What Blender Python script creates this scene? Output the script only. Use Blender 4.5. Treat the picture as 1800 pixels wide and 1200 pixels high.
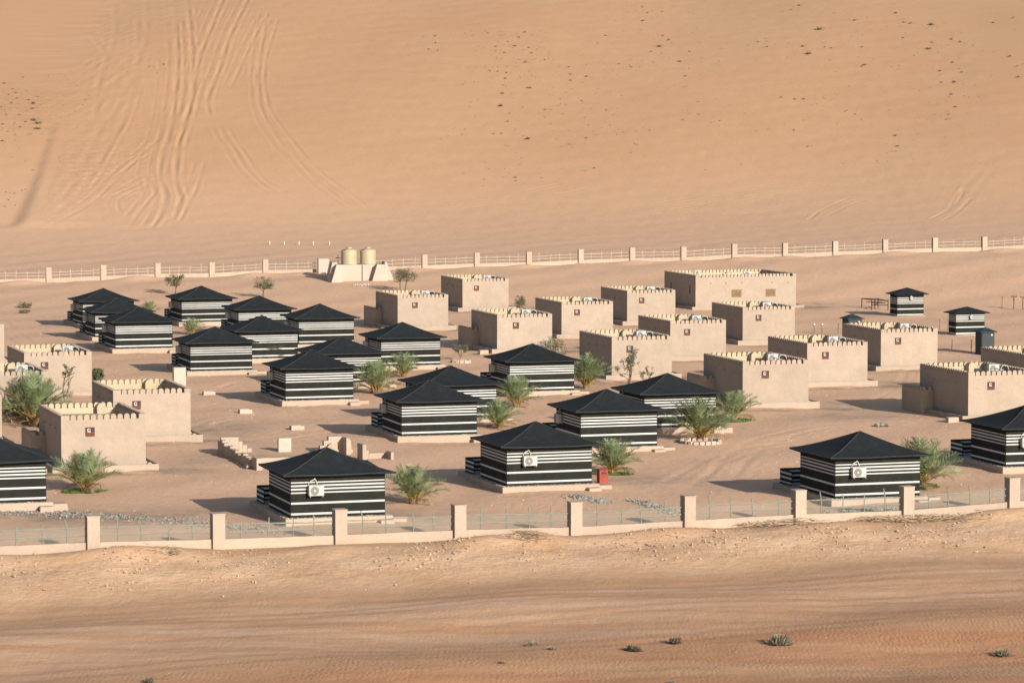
import bpy, math, random
import numpy as np
from mathutils import Vector, Matrix

for o in list(bpy.data.objects):
    bpy.data.objects.remove(o, do_unlink=True)
scene = bpy.context.scene
R = math.radians
rng = random.Random(7)

# ------------------------------------------------------------------ camera, sky, sun, exposure
cam_d = bpy.data.cameras.new('camera')
cam_d.sensor_width = 36.0
cam_d.lens = 36.0 * 5800 / 1800
cam_d.clip_start, cam_d.clip_end = 1.0, 6000.0
cam = bpy.data.objects.new('camera', cam_d)
cam.location = (0, 0, 22.1)
cam.rotation_euler = (R(90 - 4.1418), 0, 0)
scene.collection.objects.link(cam)
scene.camera = cam

SUN_EL, SUN_AZ = R(19.0), R(146.0)            # azimuth clockwise from +Y
sun_dir = Vector((math.sin(SUN_AZ) * math.cos(SUN_EL), math.cos(SUN_AZ) * math.cos(SUN_EL), math.sin(SUN_EL)))
world = bpy.data.worlds.new('World'); scene.world = world; world.use_nodes = True
wn = world.node_tree
sky = wn.nodes.new('ShaderNodeTexSky'); sky.sky_type = 'NISHITA'; sky.sun_disc = False
sky.sun_elevation, sky.sun_rotation = SUN_EL, SUN_AZ
sky.dust_density = 1.5
bg = wn.nodes['Background']; bg.inputs['Strength'].default_value = 0.095
wn.links.new(sky.outputs['Color'], bg.inputs['Color'])
sd = bpy.data.lights.new('sun', 'SUN'); sd.energy = 5.0; sd.angle = R(0.5); sd.color = (1.0, 0.93, 0.84)
so = bpy.data.objects.new('sun', sd); so.rotation_euler = (-sun_dir).to_track_quat('-Z', 'Y').to_euler()
scene.collection.objects.link(so)
vs = scene.view_settings
vs.view_transform = 'Standard'; vs.look = 'None'; vs.gamma = 1.0; vs.use_curve_mapping = False; vs.exposure = 0.45

# ------------------------------------------------------------------ where things stand, in metres
LAYOUT = {'TENTS': {'T1': (-11.57, 171.59),
           'T2': (-0.29, 185.9),
           'T3': (17.84, 181.07),
           'T4': (29.6, 196.71),
           'T5': (-30.2, 176.79),
           'T6': (-7.19, 214.14),
           'T7': (-16.51, 239.86),
           'T8': (-26.06, 266.68),
           'T9': (-34.86, 289.44),
           'T10': (-38.55, 304.5),
           'T11': (-42.12, 323.24),
           'T12': (-32.55, 324.62),
           'T13': (-25.73, 309.85),
           'T14': (-23.09, 278.41),
           'T15': (-19.11, 295.13),
           'T16': (-10.81, 271.99),
           'T17': (-15.01, 253.95),
           'T18': (-0.17, 247.91),
           'T19': (-5.93, 226.49),
           'T20': (4.34, 207.1),
           'T21': (8.83, 219.27)},
 'HOUSES': {'A': (-11.06, 318.71),
            'B': (-5.22, 347.67),
            'C': (-1.31, 290.57),
            'D': (4.65, 308.5),
            'E': (11.45, 327.46),
            'F': (13.53, 281.26),
            'G': (7.97, 262.78),
            'H': (16.61, 236.66),
            'I': (22.91, 255.32),
            'J': (21.0, 299.63),
            'K': (30.47, 271.75),
            'Lh': (31.78, 228.95),
            'M': (38.21, 243.93),
            'O': (-26.88, 195.82),
            'P': (-25.89, 213.36),
            'Q': (-36.51, 246.19),
            'R': (-37.08, 226.45),
            'U': (-47.58, 275.3),
            'V': (-37.55, 209.0),
            'N': (19.48, 349.58, 11.49, 10.45, 3.52)},
 'S1': (39.76, 339.91, 2.95, 1.72, 2.36),
 'S2': (42.22, 313.13, 2.97, 1.52, 2.18),
 'H2': (41.36, 289.59, 1.16, 1.27, 2.12),
 'H1': (30.73, 300.22, 1.24, 1.44, 2.5),
 'PALMS': [(-24.4, 187.33, 2.66, 3.38), (-32.81, 225.56, 3.87, 4.82), (-5.46, 181.78, 2.5, 3.22), (-0.89, 223.31, 2.24, 3.4), (0.33, 239.4, 2.49, 3.32),
           (5.77, 254.45, 2.82, 3.61), (5.99, 196.27, 2.32, 3.07), (12.35, 214.72, 3.21, 4.03), (15.47, 229.07, 2.35, 3.02), (23.52, 188.91, 3.24, 3.7),
           (-10.32, 249.47, 3.03, 3.54), (-8.75, 266.17, 2.21, 3.04), (-20.35, 280.23, 2.24, 3.98), (-30.58, 314.82, 1.69, 3.28), (-37.97, 344.44, 1.56, 2.75)],
 'TREES': [(-37.67, 367.23, 2.23, 2.04), (-27.42, 363.3, 2.27, 2.27), (-12.22, 368.46, 2.55, 2.67), (-52.25, 353.78, 0.62, 1.61), (-51.19, 345.76, 0.42, 1.21),
           (0.85, 352.8, 1.28, 1.46), (-17.63, 305.31, 2.11, 1.37), (-4.38, 281.59, 1.46, 1.36), (3.76, 289.97, 1.5, 2.11), (8.87, 256.29, 2.93, 2.04),
           (10.57, 257.69, 1.52, 1.16), (33.61, 236.19, 2.56, 1.57), (34.64, 236.19, 3.06, 1.82), (-32.98, 261.82, 0.91, 1.0), (-33.04, 243.47, 2.81, 0.94)],
 'ROADSHRUBS': [(11.34, 138.64, 0.44, 1.26), (6.94, 139.42, 0.29, 0.88), (5.07, 137.5, 0.26, 0.96), (0.92, 139.49, 0.22, 0.88), (1.68, 137.51, 0.19, 0.62),
                (20.6, 137.3, 0.29, 0.97), (-14.41, 129.67, 0.23, 0.59), (-0.46, 133.18, 0.12, 0.47), (6.31, 129.44, 0.11, 0.45)],
 'DUNESHRUBS': [(59.0, 636.6, 1.98), (54.6, 609.5, 1.58), (54.2, 617.8, 0.96), (80.8, 638.1, 1.66), (77.0, 612.1, 1.28), (63.7, 598.4, 0.93), (63.1, 597.0, 0.72),
                (77.5, 580.1, 1.01), (75.3, 580.6, 0.61), (27.8, 622.3, 1.5), (30.7, 605.5, 1.05), (-1.9, 563.9, 1.17), (2.6, 539.6, 1.12), (-1.7, 573.8, 0.79),
                (3.0, 579.1, 1.0), (2.4, 603.2, 0.83), (13.3, 591.2, 0.82), (10.4, 587.4, 0.81), (10.5, 592.9, 0.61), (46.4, 570.2, 0.69), (48.6, 568.8, 0.79),
                (50.2, 568.9, 0.79), (62.5, 539.2, 0.75), (61.9, 530.8, 0.74), (12.9, 517.9, 0.54), (17.9, 634.0, 0.66), (25.8, 652.8, 0.9), (27.1, 663.0, 0.69),
                (28.9, 634.4, 0.77), (29.8, 629.7, 0.76), (30.1, 665.1, 0.69), (26.4, 671.2, 0.58), (25.9, 616.6, 0.53), (-0.7, 552.2, 0.57), (-1.7, 543.5, 0.47),
                (-3.0, 543.0, 0.47), (-1.0, 592.2, 0.61), (-3.9, 593.1, 0.61), (-1.2, 586.7, 0.71), (-2.6, 593.0, 0.51), (12.0, 569.5, 0.49), (12.1, 539.3, 0.56),
                (12.7, 548.8, 0.38), (0.5, 511.7, 0.62), (0.6, 509.5, 0.44), (5.6, 561.4, 0.48), (22.7, 544.2, 0.38), (16.0, 561.2, 0.48), (46.4, 543.9, 0.56),
                (47.6, 532.1, 0.46), (61.2, 527.0, 0.37), (66.7, 645.1, 0.89), (75.7, 653.5, 0.91), (76.0, 642.0, 0.89), (77.0, 640.5, 0.89), (82.4, 620.8, 0.86),
                (83.5, 617.4, 0.75), (78.4, 618.4, 0.64), (79.6, 598.0, 0.73), (76.4, 591.0, 0.72), (80.0, 588.7, 0.72), (75.6, 569.4, 0.69), (74.9, 558.7, 0.68),
                (73.0, 553.0, 0.48), (72.2, 549.3, 0.48), (90.1, 599.2, 0.84), (90.0, 589.5, 0.62), (88.8, 580.6, 0.71), (96.7, 639.6, 0.67), (92.5, 636.9, 0.78),
                (73.7, 624.4, 0.65), (65.2, 616.7, 0.64), (59.4, 616.4, 0.64), (58.3, 617.2, 0.53), (56.3, 559.1, 0.48), (57.8, 556.8, 0.48), (34.6, 551.2, 0.38),
                (31.9, 566.7, 0.39), (31.4, 556.7, 0.38), (33.0, 615.9, 0.64), (30.9, 589.7, 0.71), (46.3, 623.6, 0.65), (47.6, 617.7, 0.53), (57.8, 666.9, 0.81),
                (55.9, 662.4, 0.57), (37.9, 605.0, 0.31), (18.3, 543.1, 0.37), (19.8, 534.4, 0.37), (10.3, 599.9, 0.52), (19.5, 602.7, 0.52), (21.6, 599.8, 0.52),
                (21.4, 601.7, 0.42), (8.3, 566.4, 0.39), (8.6, 557.9, 0.38), (6.0, 606.0, 0.42), (0.5, 619.1, 0.75), (2.4, 634.1, 0.66), (1.3, 628.3, 0.65),
                (3.2, 617.7, 0.64), (3.6, 612.6, 0.63), (-4.6, 632.7, 0.55), (-0.8, 624.0, 0.54), (-3.0, 617.7, 0.53), (-1.4, 612.0, 0.53), (-2.5, 597.0, 0.41),
                (-14.6, 628.9, 0.65), (-14.3, 620.8, 0.54), (-15.5, 613.6, 0.53), (-13.7, 612.4, 0.53), (30.2, 515.8, 0.27), (57.6, 520.8, 0.36), (-78.6, 544.0, 1.61),
                (-77.6, 542.0, 1.51), (-77.2, 537.8, 1.41), (-80.2, 553.5, 0.87), (-80.7, 557.6, 0.97), (-81.9, 560.6, 0.78), (-88.2, 575.0, 0.8), (-86.0, 570.0, 0.6),
                (-85.8, 581.2, 0.61), (-85.4, 553.4, 0.68), (-84.9, 566.5, 0.59), (-80.8, 563.5, 0.69), (-84.3, 557.2, 0.58), (-81.6, 548.1, 0.67), (-83.7, 547.7, 0.57),
                (-81.5, 541.4, 0.57), (-79.8, 542.6, 0.66), (-83.2, 540.1, 0.66), (-82.7, 552.7, 0.58), (-81.5, 528.6, 0.74), (-81.6, 535.0, 0.56), (-80.1, 538.7, 0.56),
                (-85.9, 564.7, 0.59), (-84.0, 561.4, 0.59), (-74.0, 509.8, 0.36), (-73.3, 497.3, 0.35), (-73.7, 496.6, 0.35), (-74.7, 490.0, 0.34), (-74.7, 485.7, 0.34),
                (-75.9, 495.3, 0.35), (-62.6, 595.2, 0.52), (-61.9, 591.6, 0.41), (-62.9, 586.9, 0.41), (-64.9, 592.6, 0.41)],
 'tankpad': (-21.06, 377.7),
 'tankpadR': (-14.1, 379.93),
 'tankA': (-19.39, 397.08),
 'tankB': (-17.22, 395.87),
 'ruinA': (-18.45, 207.55),
 'ruinA2': (-15.83, 199.77),
 'slab': (-14.45, 208.48),
 'arch': (-11.07, 207.4),
 'step': (-8.62, 203.05),
 'stub': (-15.38, 199.43),
 'box1': (-23.03, 249.67),
 'box2': (-18.97, 233.65),
 'box3': (-14.53, 221.89),
 'whitepillar': (-25.82, 255.1),
 'redbin': (5.25, 190.47),
 'redbin2': (-27.61, 316.97),
 'slabrock': (25.22, 224.68),
 'trestle': (38.21, 349.94),
 'trestle2': (40.27, 350.56),
 'lamp1': (29.07, 316.74),
 'lamp2': (29.79, 316.31),
 'post1': (31.06, 313.61),
 'post2': (41.86, 322.5),
 'post3': (42.6, 321.79),
 'post4': (40.72, 291.79),
 'post5': (39.43, 295.05),
 'signA': (53.47, 350.94),
 'signB': (54.3, 350.07),
 'post6': (52.21, 351.03),
 'gravA0': (-27.62, 176.86),
 'gravA1': (-24.29, 177.19),
 'gravA2': (-21.31, 175.45),
 'gravA3': (-18.05, 173.34),
 'gravA4': (-15.87, 172.47),
 'gravA5': (-12.04, 169.2),
 'gravB0': (3.51, 184.14),
 'gravB1': (5.35, 181.47),
 'gravB2': (6.67, 182.96),
 'gravB3': (8.88, 176.53),
 'gravC0': (17.14, 177.99),
 'gravC1': (20.79, 178.87),
 'rub': (-17.75, 373.83),
 'rub2': (-16.31, 374.93),
 'ringA': (12.26, 213.14),
 'ringB': (-4.36, 279.94),
 'branch0': (12.28, 172.57),
 'branch1': (15.17, 171.35),
 'branch2': (18.7, 173.84),
 'branch3': (20.93, 174.76),
 'branch4': (24.13, 173.81),
 'branch5': (0.58, 165.67),
 'branch6': (-16.63, 159.62),
 'wallend': (-22.3, 383.41),
 'POSTS5': [(-33.12, 450.67), (-31.12, 450.42), (-29.09, 450.23), (-27.14, 450.12), (-24.91, 449.91)],
 'FF': [(-20.27, 158.36), (26.67, 174.88)],
 'BF': [(-54.06, 385.61), (2.52, 395.28), (58.12, 406.85)],
 'TRACKS': {'a': [(-69.97, 685.42), (-63.58, 627.56), (-59.98, 592.6), (-57.45, 562.45), (-56.22, 544.63), (-55.45, 523.76), (-54.19, 507.49), (-51.88, 493.57),
                  (-51.19, 478.95), (-51.38, 467.01)],
            'b': [(-67.22, 684.97), (-60.87, 627.43), (-56.79, 587.94), (-54.2, 553.75), (-53.44, 527.97), (-51.37, 503.74), (-49.5, 491.82), (-49.03, 475.51)],
            'c': [(-88.7, 683.01), (-80.01, 629.69), (-74.17, 603.88), (-72.54, 584.62), (-71.67, 567.18), (-70.46, 553.6)],
            'd': [(-82.2, 684.48), (-76.29, 636.62), (-73.98, 611.79), (-72.54, 584.62), (-69.44, 551.55), (-67.68, 538.79)],
            'e': [(-75.86, 685.52), (-70.02, 635.3), (-67.98, 608.84), (-66.73, 572.51), (-66.68, 549.83), (-66.91, 525.3), (-66.59, 502.03), (-66.8, 483.25)],
            'f': [(-73.72, 650.73), (-68.7, 608.78), (-65.65, 575.18), (-64.33, 545.88), (-64.43, 518.32), (-64.64, 500.26), (-66.38, 476.56)],
            'g': [(-59.15, 682.7), (-57.54, 627.57), (-56.87, 598.56), (-54.92, 570.4), (-54.39, 546.98), (-53.62, 527.96)],
            'h': [(-48.53, 649.99), (-48.84, 604.86), (-49.05, 574.06)],
            'i': [(-53.77, 681.3), (-53.4, 628.23), (-52.55, 593.81), (-52.3, 568.54), (-50.52, 552.0)],
            'j': [(-45.75, 650.17), (-44.73, 599.88), (-41.76, 564.72), (-37.29, 541.81), (-31.19, 517.5), (-25.98, 502.73), (-20.6, 487.72)],
            'j2': [(-48.49, 657.08), (-45.45, 594.39), (-42.38, 560.0), (-38.37, 537.29), (-32.95, 517.18), (-27.06, 498.55), (-21.77, 485.77)],
            'k': [(-46.73, 543.23), (-42.41, 524.13), (-37.63, 505.63), (-31.49, 493.9)],
            'k2': [(-48.32, 545.35), (-43.82, 524.88), (-39.27, 506.64), (-33.55, 492.85)],
            'l': [(-95.74, 648.57), (-82.97, 596.19), (-75.25, 566.92)],
            'l2': [(-93.62, 645.43), (-81.43, 596.16), (-73.42, 569.44)],
            'm': [(-56.92, 536.11), (-59.22, 517.14), (-60.8, 500.63), (-62.65, 484.61), (-67.26, 464.31)],
            'n': [(-56.57, 525.74), (-59.42, 515.04), (-61.47, 502.55)],
            'n2': [(-55.14, 508.2), (-58.66, 494.87)],
            'n3': [(-55.1, 501.3), (-58.37, 490.89), (-56.86, 479.45)],
            'o': [(-55.66, 511.41), (-53.78, 499.43), (-54.16, 487.19), (-54.78, 474.23)],
            'q': [(-48.34, 519.93), (-47.82, 500.09), (-47.93, 487.88), (-48.04, 472.24)],
            'q2': [(-81.52, 659.7), (-78.05, 629.57), (-73.58, 608.47)],
            'q3': [(-70.36, 602.31), (-69.15, 574.63), (-67.81, 547.46), (-67.53, 530.23)],
            'r': [(82.48, 526.56), (77.69, 523.52), (73.49, 514.15), (68.81, 499.26), (64.99, 484.65), (58.88, 467.87)],
            'r2': [(81.76, 521.87), (78.11, 518.47), (74.31, 510.6), (69.45, 494.59), (65.51, 481.14), (60.64, 465.82)],
            'r3': [(74.92, 521.15), (71.0, 508.93), (67.56, 496.37), (63.36, 480.47)],
            's': [(51.63, 495.2), (48.11, 489.71), (44.86, 481.98), (42.34, 472.25)],
            's2': [(53.46, 492.43), (49.5, 486.82), (45.1, 475.7)],
            't1': [(-25.06, 484.5), (-11.9, 493.11), (0.0, 500.58), (10.55, 510.6), (19.55, 515.88)],
            't2': [(-24.87, 480.78), (-8.42, 488.66), (5.15, 498.19), (16.66, 509.05)],
            't3': [(8.2, 475.74), (25.25, 488.24), (41.42, 500.81), (52.12, 504.26), (77.91, 496.97)],
            't4': [(8.3, 481.42), (25.6, 495.22), (39.16, 505.2), (52.51, 508.06), (78.73, 502.26)],
            't5': [(17.75, 515.28), (35.37, 513.41), (48.35, 510.33), (62.63, 504.99), (79.13, 504.84)],
            't6': [(-21.0, 468.29), (8.12, 470.66), (33.36, 483.86), (50.86, 491.86), (76.45, 487.51)],
            't7': [(-73.17, 471.49), (-56.66, 469.43), (-39.55, 477.94), (-21.38, 476.96), (8.37, 485.57), (25.06, 484.65)],
            't8': [(-70.37, 453.29), (-47.1, 455.13), (-15.98, 463.32), (15.73, 456.0), (73.18, 466.47)],
            't9': [(31.38, 454.94), (52.45, 468.04), (74.57, 475.36)]},
 'LANES': [[(-22.92, 220.57), (-19.22, 231.21), (-13.03, 221.19), (-8.92, 205.96)], [(7.73, 185.78), (12.4, 204.48), (18.6, 214.73), (27.88, 206.23)],
           [(10.95, 191.34), (15.65, 215.09), (22.66, 225.62), (26.94, 216.02)], [(-23.88, 250.87), (-20.25, 260.09), (-13.1, 229.27)],
           [(-21.03, 212.9), (-15.83, 217.52), (-10.26, 227.91)], [(-11.65, 337.16), (0.0, 278.78), (4.26, 246.41)], [(20.4, 337.37), (34.55, 363.76), (49.56, 358.67)],
           [(-45.82, 379.16), (-27.49, 353.65), (-15.16, 350.98)], [(22.6, 237.34), (28.57, 250.09), (33.7, 278.35)],
           [(-52.6, 338.25), (-37.72, 279.62), (-28.3, 272.69)]],
 'SLIP': [(-74.82, 543.61), (-73.53, 528.77), (-72.17, 511.1), (-71.08, 494.05), (-70.06, 478.15), (-69.67, 472.03)],
 'TUFTS': (-82.8, 553.4),
 'ROUGH': (-65.87, 509.95)}

PHI = R(17.5)                                  # the camp's grid is turned by this much

# ------------------------------------------------------------------ materials
MAT = {}
def nodes_of(name):
    m = bpy.data.materials.new(name); m.use_nodes = True
    nt = m.node_tree; b = nt.nodes['Principled BSDF']
    MAT[name] = m
    return m, nt, b
def N(nt, t, **kw):
    n = nt.nodes.new(t)
    for k, v in kw.items():
        if k.startswith('i_'): n.inputs[k[2:].replace('_', ' ')].default_value = v
        else: setattr(n, k, v)
    return n
def noise(nt, vec, scale, detail=4.0, rough=0.55, stretch=None, rot=0.0, dist=0.0):
    if stretch is not None or rot:
        mp = N(nt, 'ShaderNodeMapping'); mp.inputs['Scale'].default_value = stretch or (1, 1, 1); mp.inputs['Rotation'].default_value = (0, 0, rot)
        nt.links.new(vec, mp.inputs['Vector']); vec = mp.outputs['Vector']
    n = N(nt, 'ShaderNodeTexNoise'); n.inputs['Scale'].default_value = scale; n.inputs['Detail'].default_value = detail
    n.inputs['Roughness'].default_value = rough; n.inputs['Distortion'].default_value = dist
    nt.links.new(vec, n.inputs['Vector'])
    return n.outputs['Fac']
def ramp(nt, fac, lo, hi, a=(0, 0, 0, 1), b=(1, 1, 1, 1)):
    r = N(nt, 'ShaderNodeValToRGB'); r.color_ramp.elements[0].position = lo; r.color_ramp.elements[1].position = hi
    r.color_ramp.elements[0].color = a; r.color_ramp.elements[1].color = b
    nt.links.new(fac, r.inputs['Fac']); return r.outputs['Color']
def mix(nt, fac, a, b, mode='MIX'):
    m = N(nt, 'ShaderNodeMix', data_type='RGBA', blend_type=mode)
    for sock, v in ((m.inputs[0], fac), (m.inputs[6], a), (m.inputs[7], b)):
        if isinstance(v, (int, float)): sock.default_value = v
        elif isinstance(v, tuple): sock.default_value = v if len(v) == 4 else v + (1,)
        else: nt.links.new(v, sock)
    return m.outputs[2]
def math_(nt, op, a, b=0.0):
    m = N(nt, 'ShaderNodeMath', operation=op)
    for sock, v in ((m.inputs[0], a), (m.inputs[1], b)):
        if isinstance(v, (int, float)): sock.default_value = v
        else: nt.links.new(v, sock)
    return m.outputs[0]
def bump(nt, bsdf, h, dist, strength=1.0, prev=None):
    bn = N(nt, 'ShaderNodeBump'); bn.inputs['Distance'].default_value = dist; bn.inputs['Strength'].default_value = strength
    nt.links.new(h, bn.inputs['Height'])
    if prev is not None: nt.links.new(prev, bn.inputs['Normal'])
    nt.links.new(bn.outputs['Normal'], bsdf.inputs['Normal']); return bn.outputs['Normal']
def attr(nt, name):
    a = N(nt, 'ShaderNodeAttribute', attribute_name=name); return a.outputs['Fac']

def simple(name, col, rough=0.85, var=0.12, scale=3.0, bumpd=0.0, bscale=20.0, metal=0.0, spec=0.3, stretch=None, objrand=0.0):
    m, nt, b = nodes_of(name)
    tc = N(nt, 'ShaderNodeTexCoord').outputs['Object']
    n1 = noise(nt, tc, scale, 5.0, 0.6, stretch)
    dark = tuple(c * (1 - var * 1.6) for c in col); lite = tuple(min(1, c * (1 + var)) for c in col)
    c = mix(nt, ramp(nt, n1, 0.3, 0.7), dark, lite)
    if objrand:
        oi = N(nt, 'ShaderNodeObjectInfo').outputs['Random']
        v = math_(nt, 'ADD', math_(nt, 'MULTIPLY', oi, objrand * 2), 1 - objrand)
        hsv = N(nt, 'ShaderNodeHueSaturation'); nt.links.new(v, hsv.inputs['Value']); nt.links.new(c, hsv.inputs['Color']); c = hsv.outputs['Color']
    nt.links.new(c, b.inputs['Base Color'])
    b.inputs['Roughness'].default_value = rough; b.inputs['Metallic'].default_value = metal
    b.inputs['Specular IOR Level'].default_value = spec
    if bumpd: bump(nt, b, noise(nt, tc, bscale, 4.0), bumpd)
    return m

def sand_material(name):
    m, nt, b = nodes_of(name)
    tc = N(nt, 'ShaderNodeTexCoord').outputs['Object']
    A, B_, C_ = (0.505, 0.305, 0.174), (0.492, 0.290, 0.160), (0.525, 0.326, 0.192)
    big = noise(nt, tc, 0.018, 4.0, 0.55, dist=0.6)
    c = mix(nt, ramp(nt, big, 0.35, 0.68), A, B_)
    mid = noise(nt, tc, 0.16, 5.0, 0.6, (0.5, 1.0, 1.0), -0.3)
    c = mix(nt, math_(nt, 'MULTIPLY', ramp(nt, mid, 0.45, 0.75), 0.55), c, C_)
    # firmer orange patches and wind streaks on the dune
    st0 = noise(nt, tc, 1.0, 4.0, 0.6, (0.05, 0.35, 0.35), 0.12)
    c = mix(nt, math_(nt, 'MULTIPLY', math_(nt, 'MULTIPLY', ramp(nt, st0, 0.5, 0.8), attr(nt, 'dune')), 0.35), c, (0.52, 0.285, 0.15))
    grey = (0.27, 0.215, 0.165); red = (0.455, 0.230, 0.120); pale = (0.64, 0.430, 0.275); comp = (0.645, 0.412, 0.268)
    c = mix(nt, math_(nt, 'MULTIPLY', attr(nt, 'camp'), 0.9), c, comp)  # paler sand; beyond the fence it paints up flats the low sun leaves dim
    gm = math_(nt, 'MINIMUM', math_(nt, 'MULTIPLY', attr(nt, 'gravel'), math_(nt, 'MULTIPLY', ramp(nt, noise(nt, tc, 0.55, 7.0, 0.75), 0.30, 0.60), 1.5)), 0.9)
    c = mix(nt, gm, c, grey)
    tm = math_(nt, 'MULTIPLY', attr(nt, 'tuft'), ramp(nt, noise(nt, tc, 0.8, 6.0, 0.7), 0.42, 0.66))
    c = mix(nt, math_(nt, 'MULTIPLY', tm, 0.55), c, (0.36, 0.22, 0.13))
    # wheel-dragged streaks along the road
    st = noise(nt, tc, 1.0, 4.0, 0.55, (0.014, 0.30, 1.0), -0.335)
    rm = math_(nt, 'MULTIPLY', attr(nt, 'red'), ramp(nt, st, 0.28, 0.56))
    c = mix(nt, rm, c, red)
    st2 = noise(nt, tc, 1.2, 5.0, 0.6, (0.016, 0.40, 1.0), -0.335)
    gm2 = math_(nt, 'MULTIPLY', attr(nt, 'road'), ramp(nt, st2, 0.36, 0.74))
    c = mix(nt, math_(nt, 'MULTIPLY', gm2, 0.7), c, (0.60, 0.42, 0.30))
    c = mix(nt, math_(nt, 'MULTIPLY', attr(nt, 'pale'), ramp(nt, noise(nt, tc, 0.35, 6.0, 0.65), 0.25, 0.6)), c, pale)
    fine = noise(nt, tc, 4.0, 6.0, 0.7)
    c = mix(nt, 0.30, c, ramp(nt, fine, 0.3, 0.7, (0.60, 0.58, 0.56, 1), (1.0, 1.0, 1.0, 1)), 'MULTIPLY')
    nt.links.new(c, b.inputs['Base Color'])
    b.inputs['Roughness'].default_value = 0.95; b.inputs['Specular IOR Level'].default_value = 0.12
    p = bump(nt, b, noise(nt, tc, 1.1, 7.0, 0.66), 0.055)
    w = N(nt, 'ShaderNodeTexWave', wave_type='BANDS', bands_direction='X'); w.inputs['Scale'].default_value = 1.3; w.inputs['Distortion'].default_value = 9.0
    w.inputs['Detail'].default_value = 3.0; w.inputs['Detail Scale'].default_value = 1.4
    nt.links.new(tc, w.inputs['Vector'])
    brk = ramp(nt, noise(nt, tc, 0.5, 5.0, 0.7), 0.35, 0.65)
    p = bump(nt, b, math_(nt, 'MULTIPLY', math_(nt, 'MULTIPLY', w.outputs['Fac'], brk), attr(nt, 'ripple')), 0.011, prev=p)
    p = bump(nt, b, math_(nt, 'MULTIPLY', noise(nt, tc, 3.2, 4.0, 0.7, (1.0, 1.6, 1.0), 0.5), attr(nt, 'ripple')), 0.035, prev=p)
    p = bump(nt, b, math_(nt, 'MULTIPLY', noise(nt, tc, 2.4, 3.0, 0.6), attr(nt, 'camp')), 0.05, prev=p)
    lump = math_(nt, 'MULTIPLY', noise(nt, tc, 2.2, 5.0, 0.7), math_(nt, 'MAXIMUM', attr(nt, 'pale'), attr(nt, 'tuft')))
    bump(nt, b, lump, 0.08, prev=p)
    return m

def plaster(name, col, stain=0.25):
    m, nt, b = nodes_of(name)
    tc = N(nt, 'ShaderNodeTexCoord').outputs['Object']
    oi = N(nt, 'ShaderNodeObjectInfo')
    add = N(nt, 'ShaderNodeVectorMath', operation='ADD'); nt.links.new(tc, add.inputs[0])
    off = N(nt, 'ShaderNodeVectorMath', operation='SCALE'); off.inputs[0].default_value = (37, 11, 5); nt.links.new(oi.outputs['Random'], off.inputs['Scale'])
    nt.links.new(off.outputs['Vector'], add.inputs[1]); v = add.outputs['Vector']
    dark = tuple(c * 0.91 for c in col); lite = tuple(min(1, c * 1.05) for c in col)
    c = mix(nt, ramp(nt, noise(nt, v, 0.9, 6.0, 0.62), 0.32, 0.66), dark, lite)
    sp = ramp(nt, noise(nt, v, 7.0, 4.0, 0.7), 0.52, 0.72)
    c = mix(nt, math_(nt, 'MULTIPLY', sp, stain), c, tuple(x * 0.66 for x in col))
    dr = ramp(nt, noise(nt, v, 2.2, 4.0, 0.6, (1.0, 1.0, 0.12)), 0.55, 0.8)
    c = mix(nt, math_(nt, 'MULTIPLY', dr, stain * 0.8), c, tuple(x * 0.74 for x in col))
    # sand splashed up the lowest part of the wall
    sep = N(nt, 'ShaderNodeSeparateXYZ'); nt.links.new(tc, sep.inputs[0])
    low = math_(nt, 'ADD', sep.outputs['Z'], math_(nt, 'MULTIPLY', noise(nt, v, 1.5, 4.0), 0.5))
    c = mix(nt, math_(nt, 'MULTIPLY', ramp(nt, low, 0.25, 0.75, (1, 1, 1, 1), (0, 0, 0, 1)), 0.25), c, (0.40, 0.28, 0.19))
    val = N(nt, 'ShaderNodeHueSaturation'); nt.links.new(math_(nt, 'ADD', math_(nt, 'MULTIPLY', oi.outputs['Random'], 0.10), 0.95), val.inputs['Value'])
    nt.links.new(c, val.inputs['Color']); nt.links.new(val.outputs['Color'], b.inputs['Base Color'])
    b.inputs['Roughness'].default_value = 0.93; b.inputs['Specular IOR Level'].default_value = 0.15
    p = bump(nt, b, noise(nt, v, 9.0, 5.0, 0.65), 0.02)
    bump(nt, b, noise(nt, v, 1.6, 3.0), 0.05, prev=p)
    return m

def fabric(name, col, var=0.25, wr=0.03):
    m, nt, b = nodes_of(name)
    tc = N(nt, 'ShaderNodeTexCoord').outputs['Object']
    oi = N(nt, 'ShaderNodeObjectInfo')
    c = mix(nt, ramp(nt, noise(nt, tc, 1.2, 5.0, 0.6), 0.3, 0.7), tuple(x * (1 - var) for x in col), tuple(min(1, x * (1 + var)) for x in col))
    # fine settled dust
    du = ramp(nt, noise(nt, tc, 5.0, 6.0, 0.75), 0.5, 0.8)
    c = mix(nt, math_(nt, 'MULTIPLY', du, 0.05), c, (0.30, 0.21, 0.14))
    val = N(nt, 'ShaderNodeHueSaturation'); nt.links.new(math_(nt, 'ADD', math_(nt, 'MULTIPLY', oi.outputs['Random'], 0.22), 0.89), val.inputs['Value'])
    nt.links.new(c, val.inputs['Color']); nt.links.new(val.outputs['Color'], b.inputs['Base Color'])
    b.inputs['Roughness'].default_value = 0.9; b.inputs['Specular IOR Level'].default_value = 0.18
    p = bump(nt, b, noise(nt, tc, 1.4, 3.0, 0.5, (1.0, 1.0, 0.4)), wr)
    bump(nt, b, noise(nt, tc, 40.0, 2.0), 0.004, prev=p)
    return m

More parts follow.
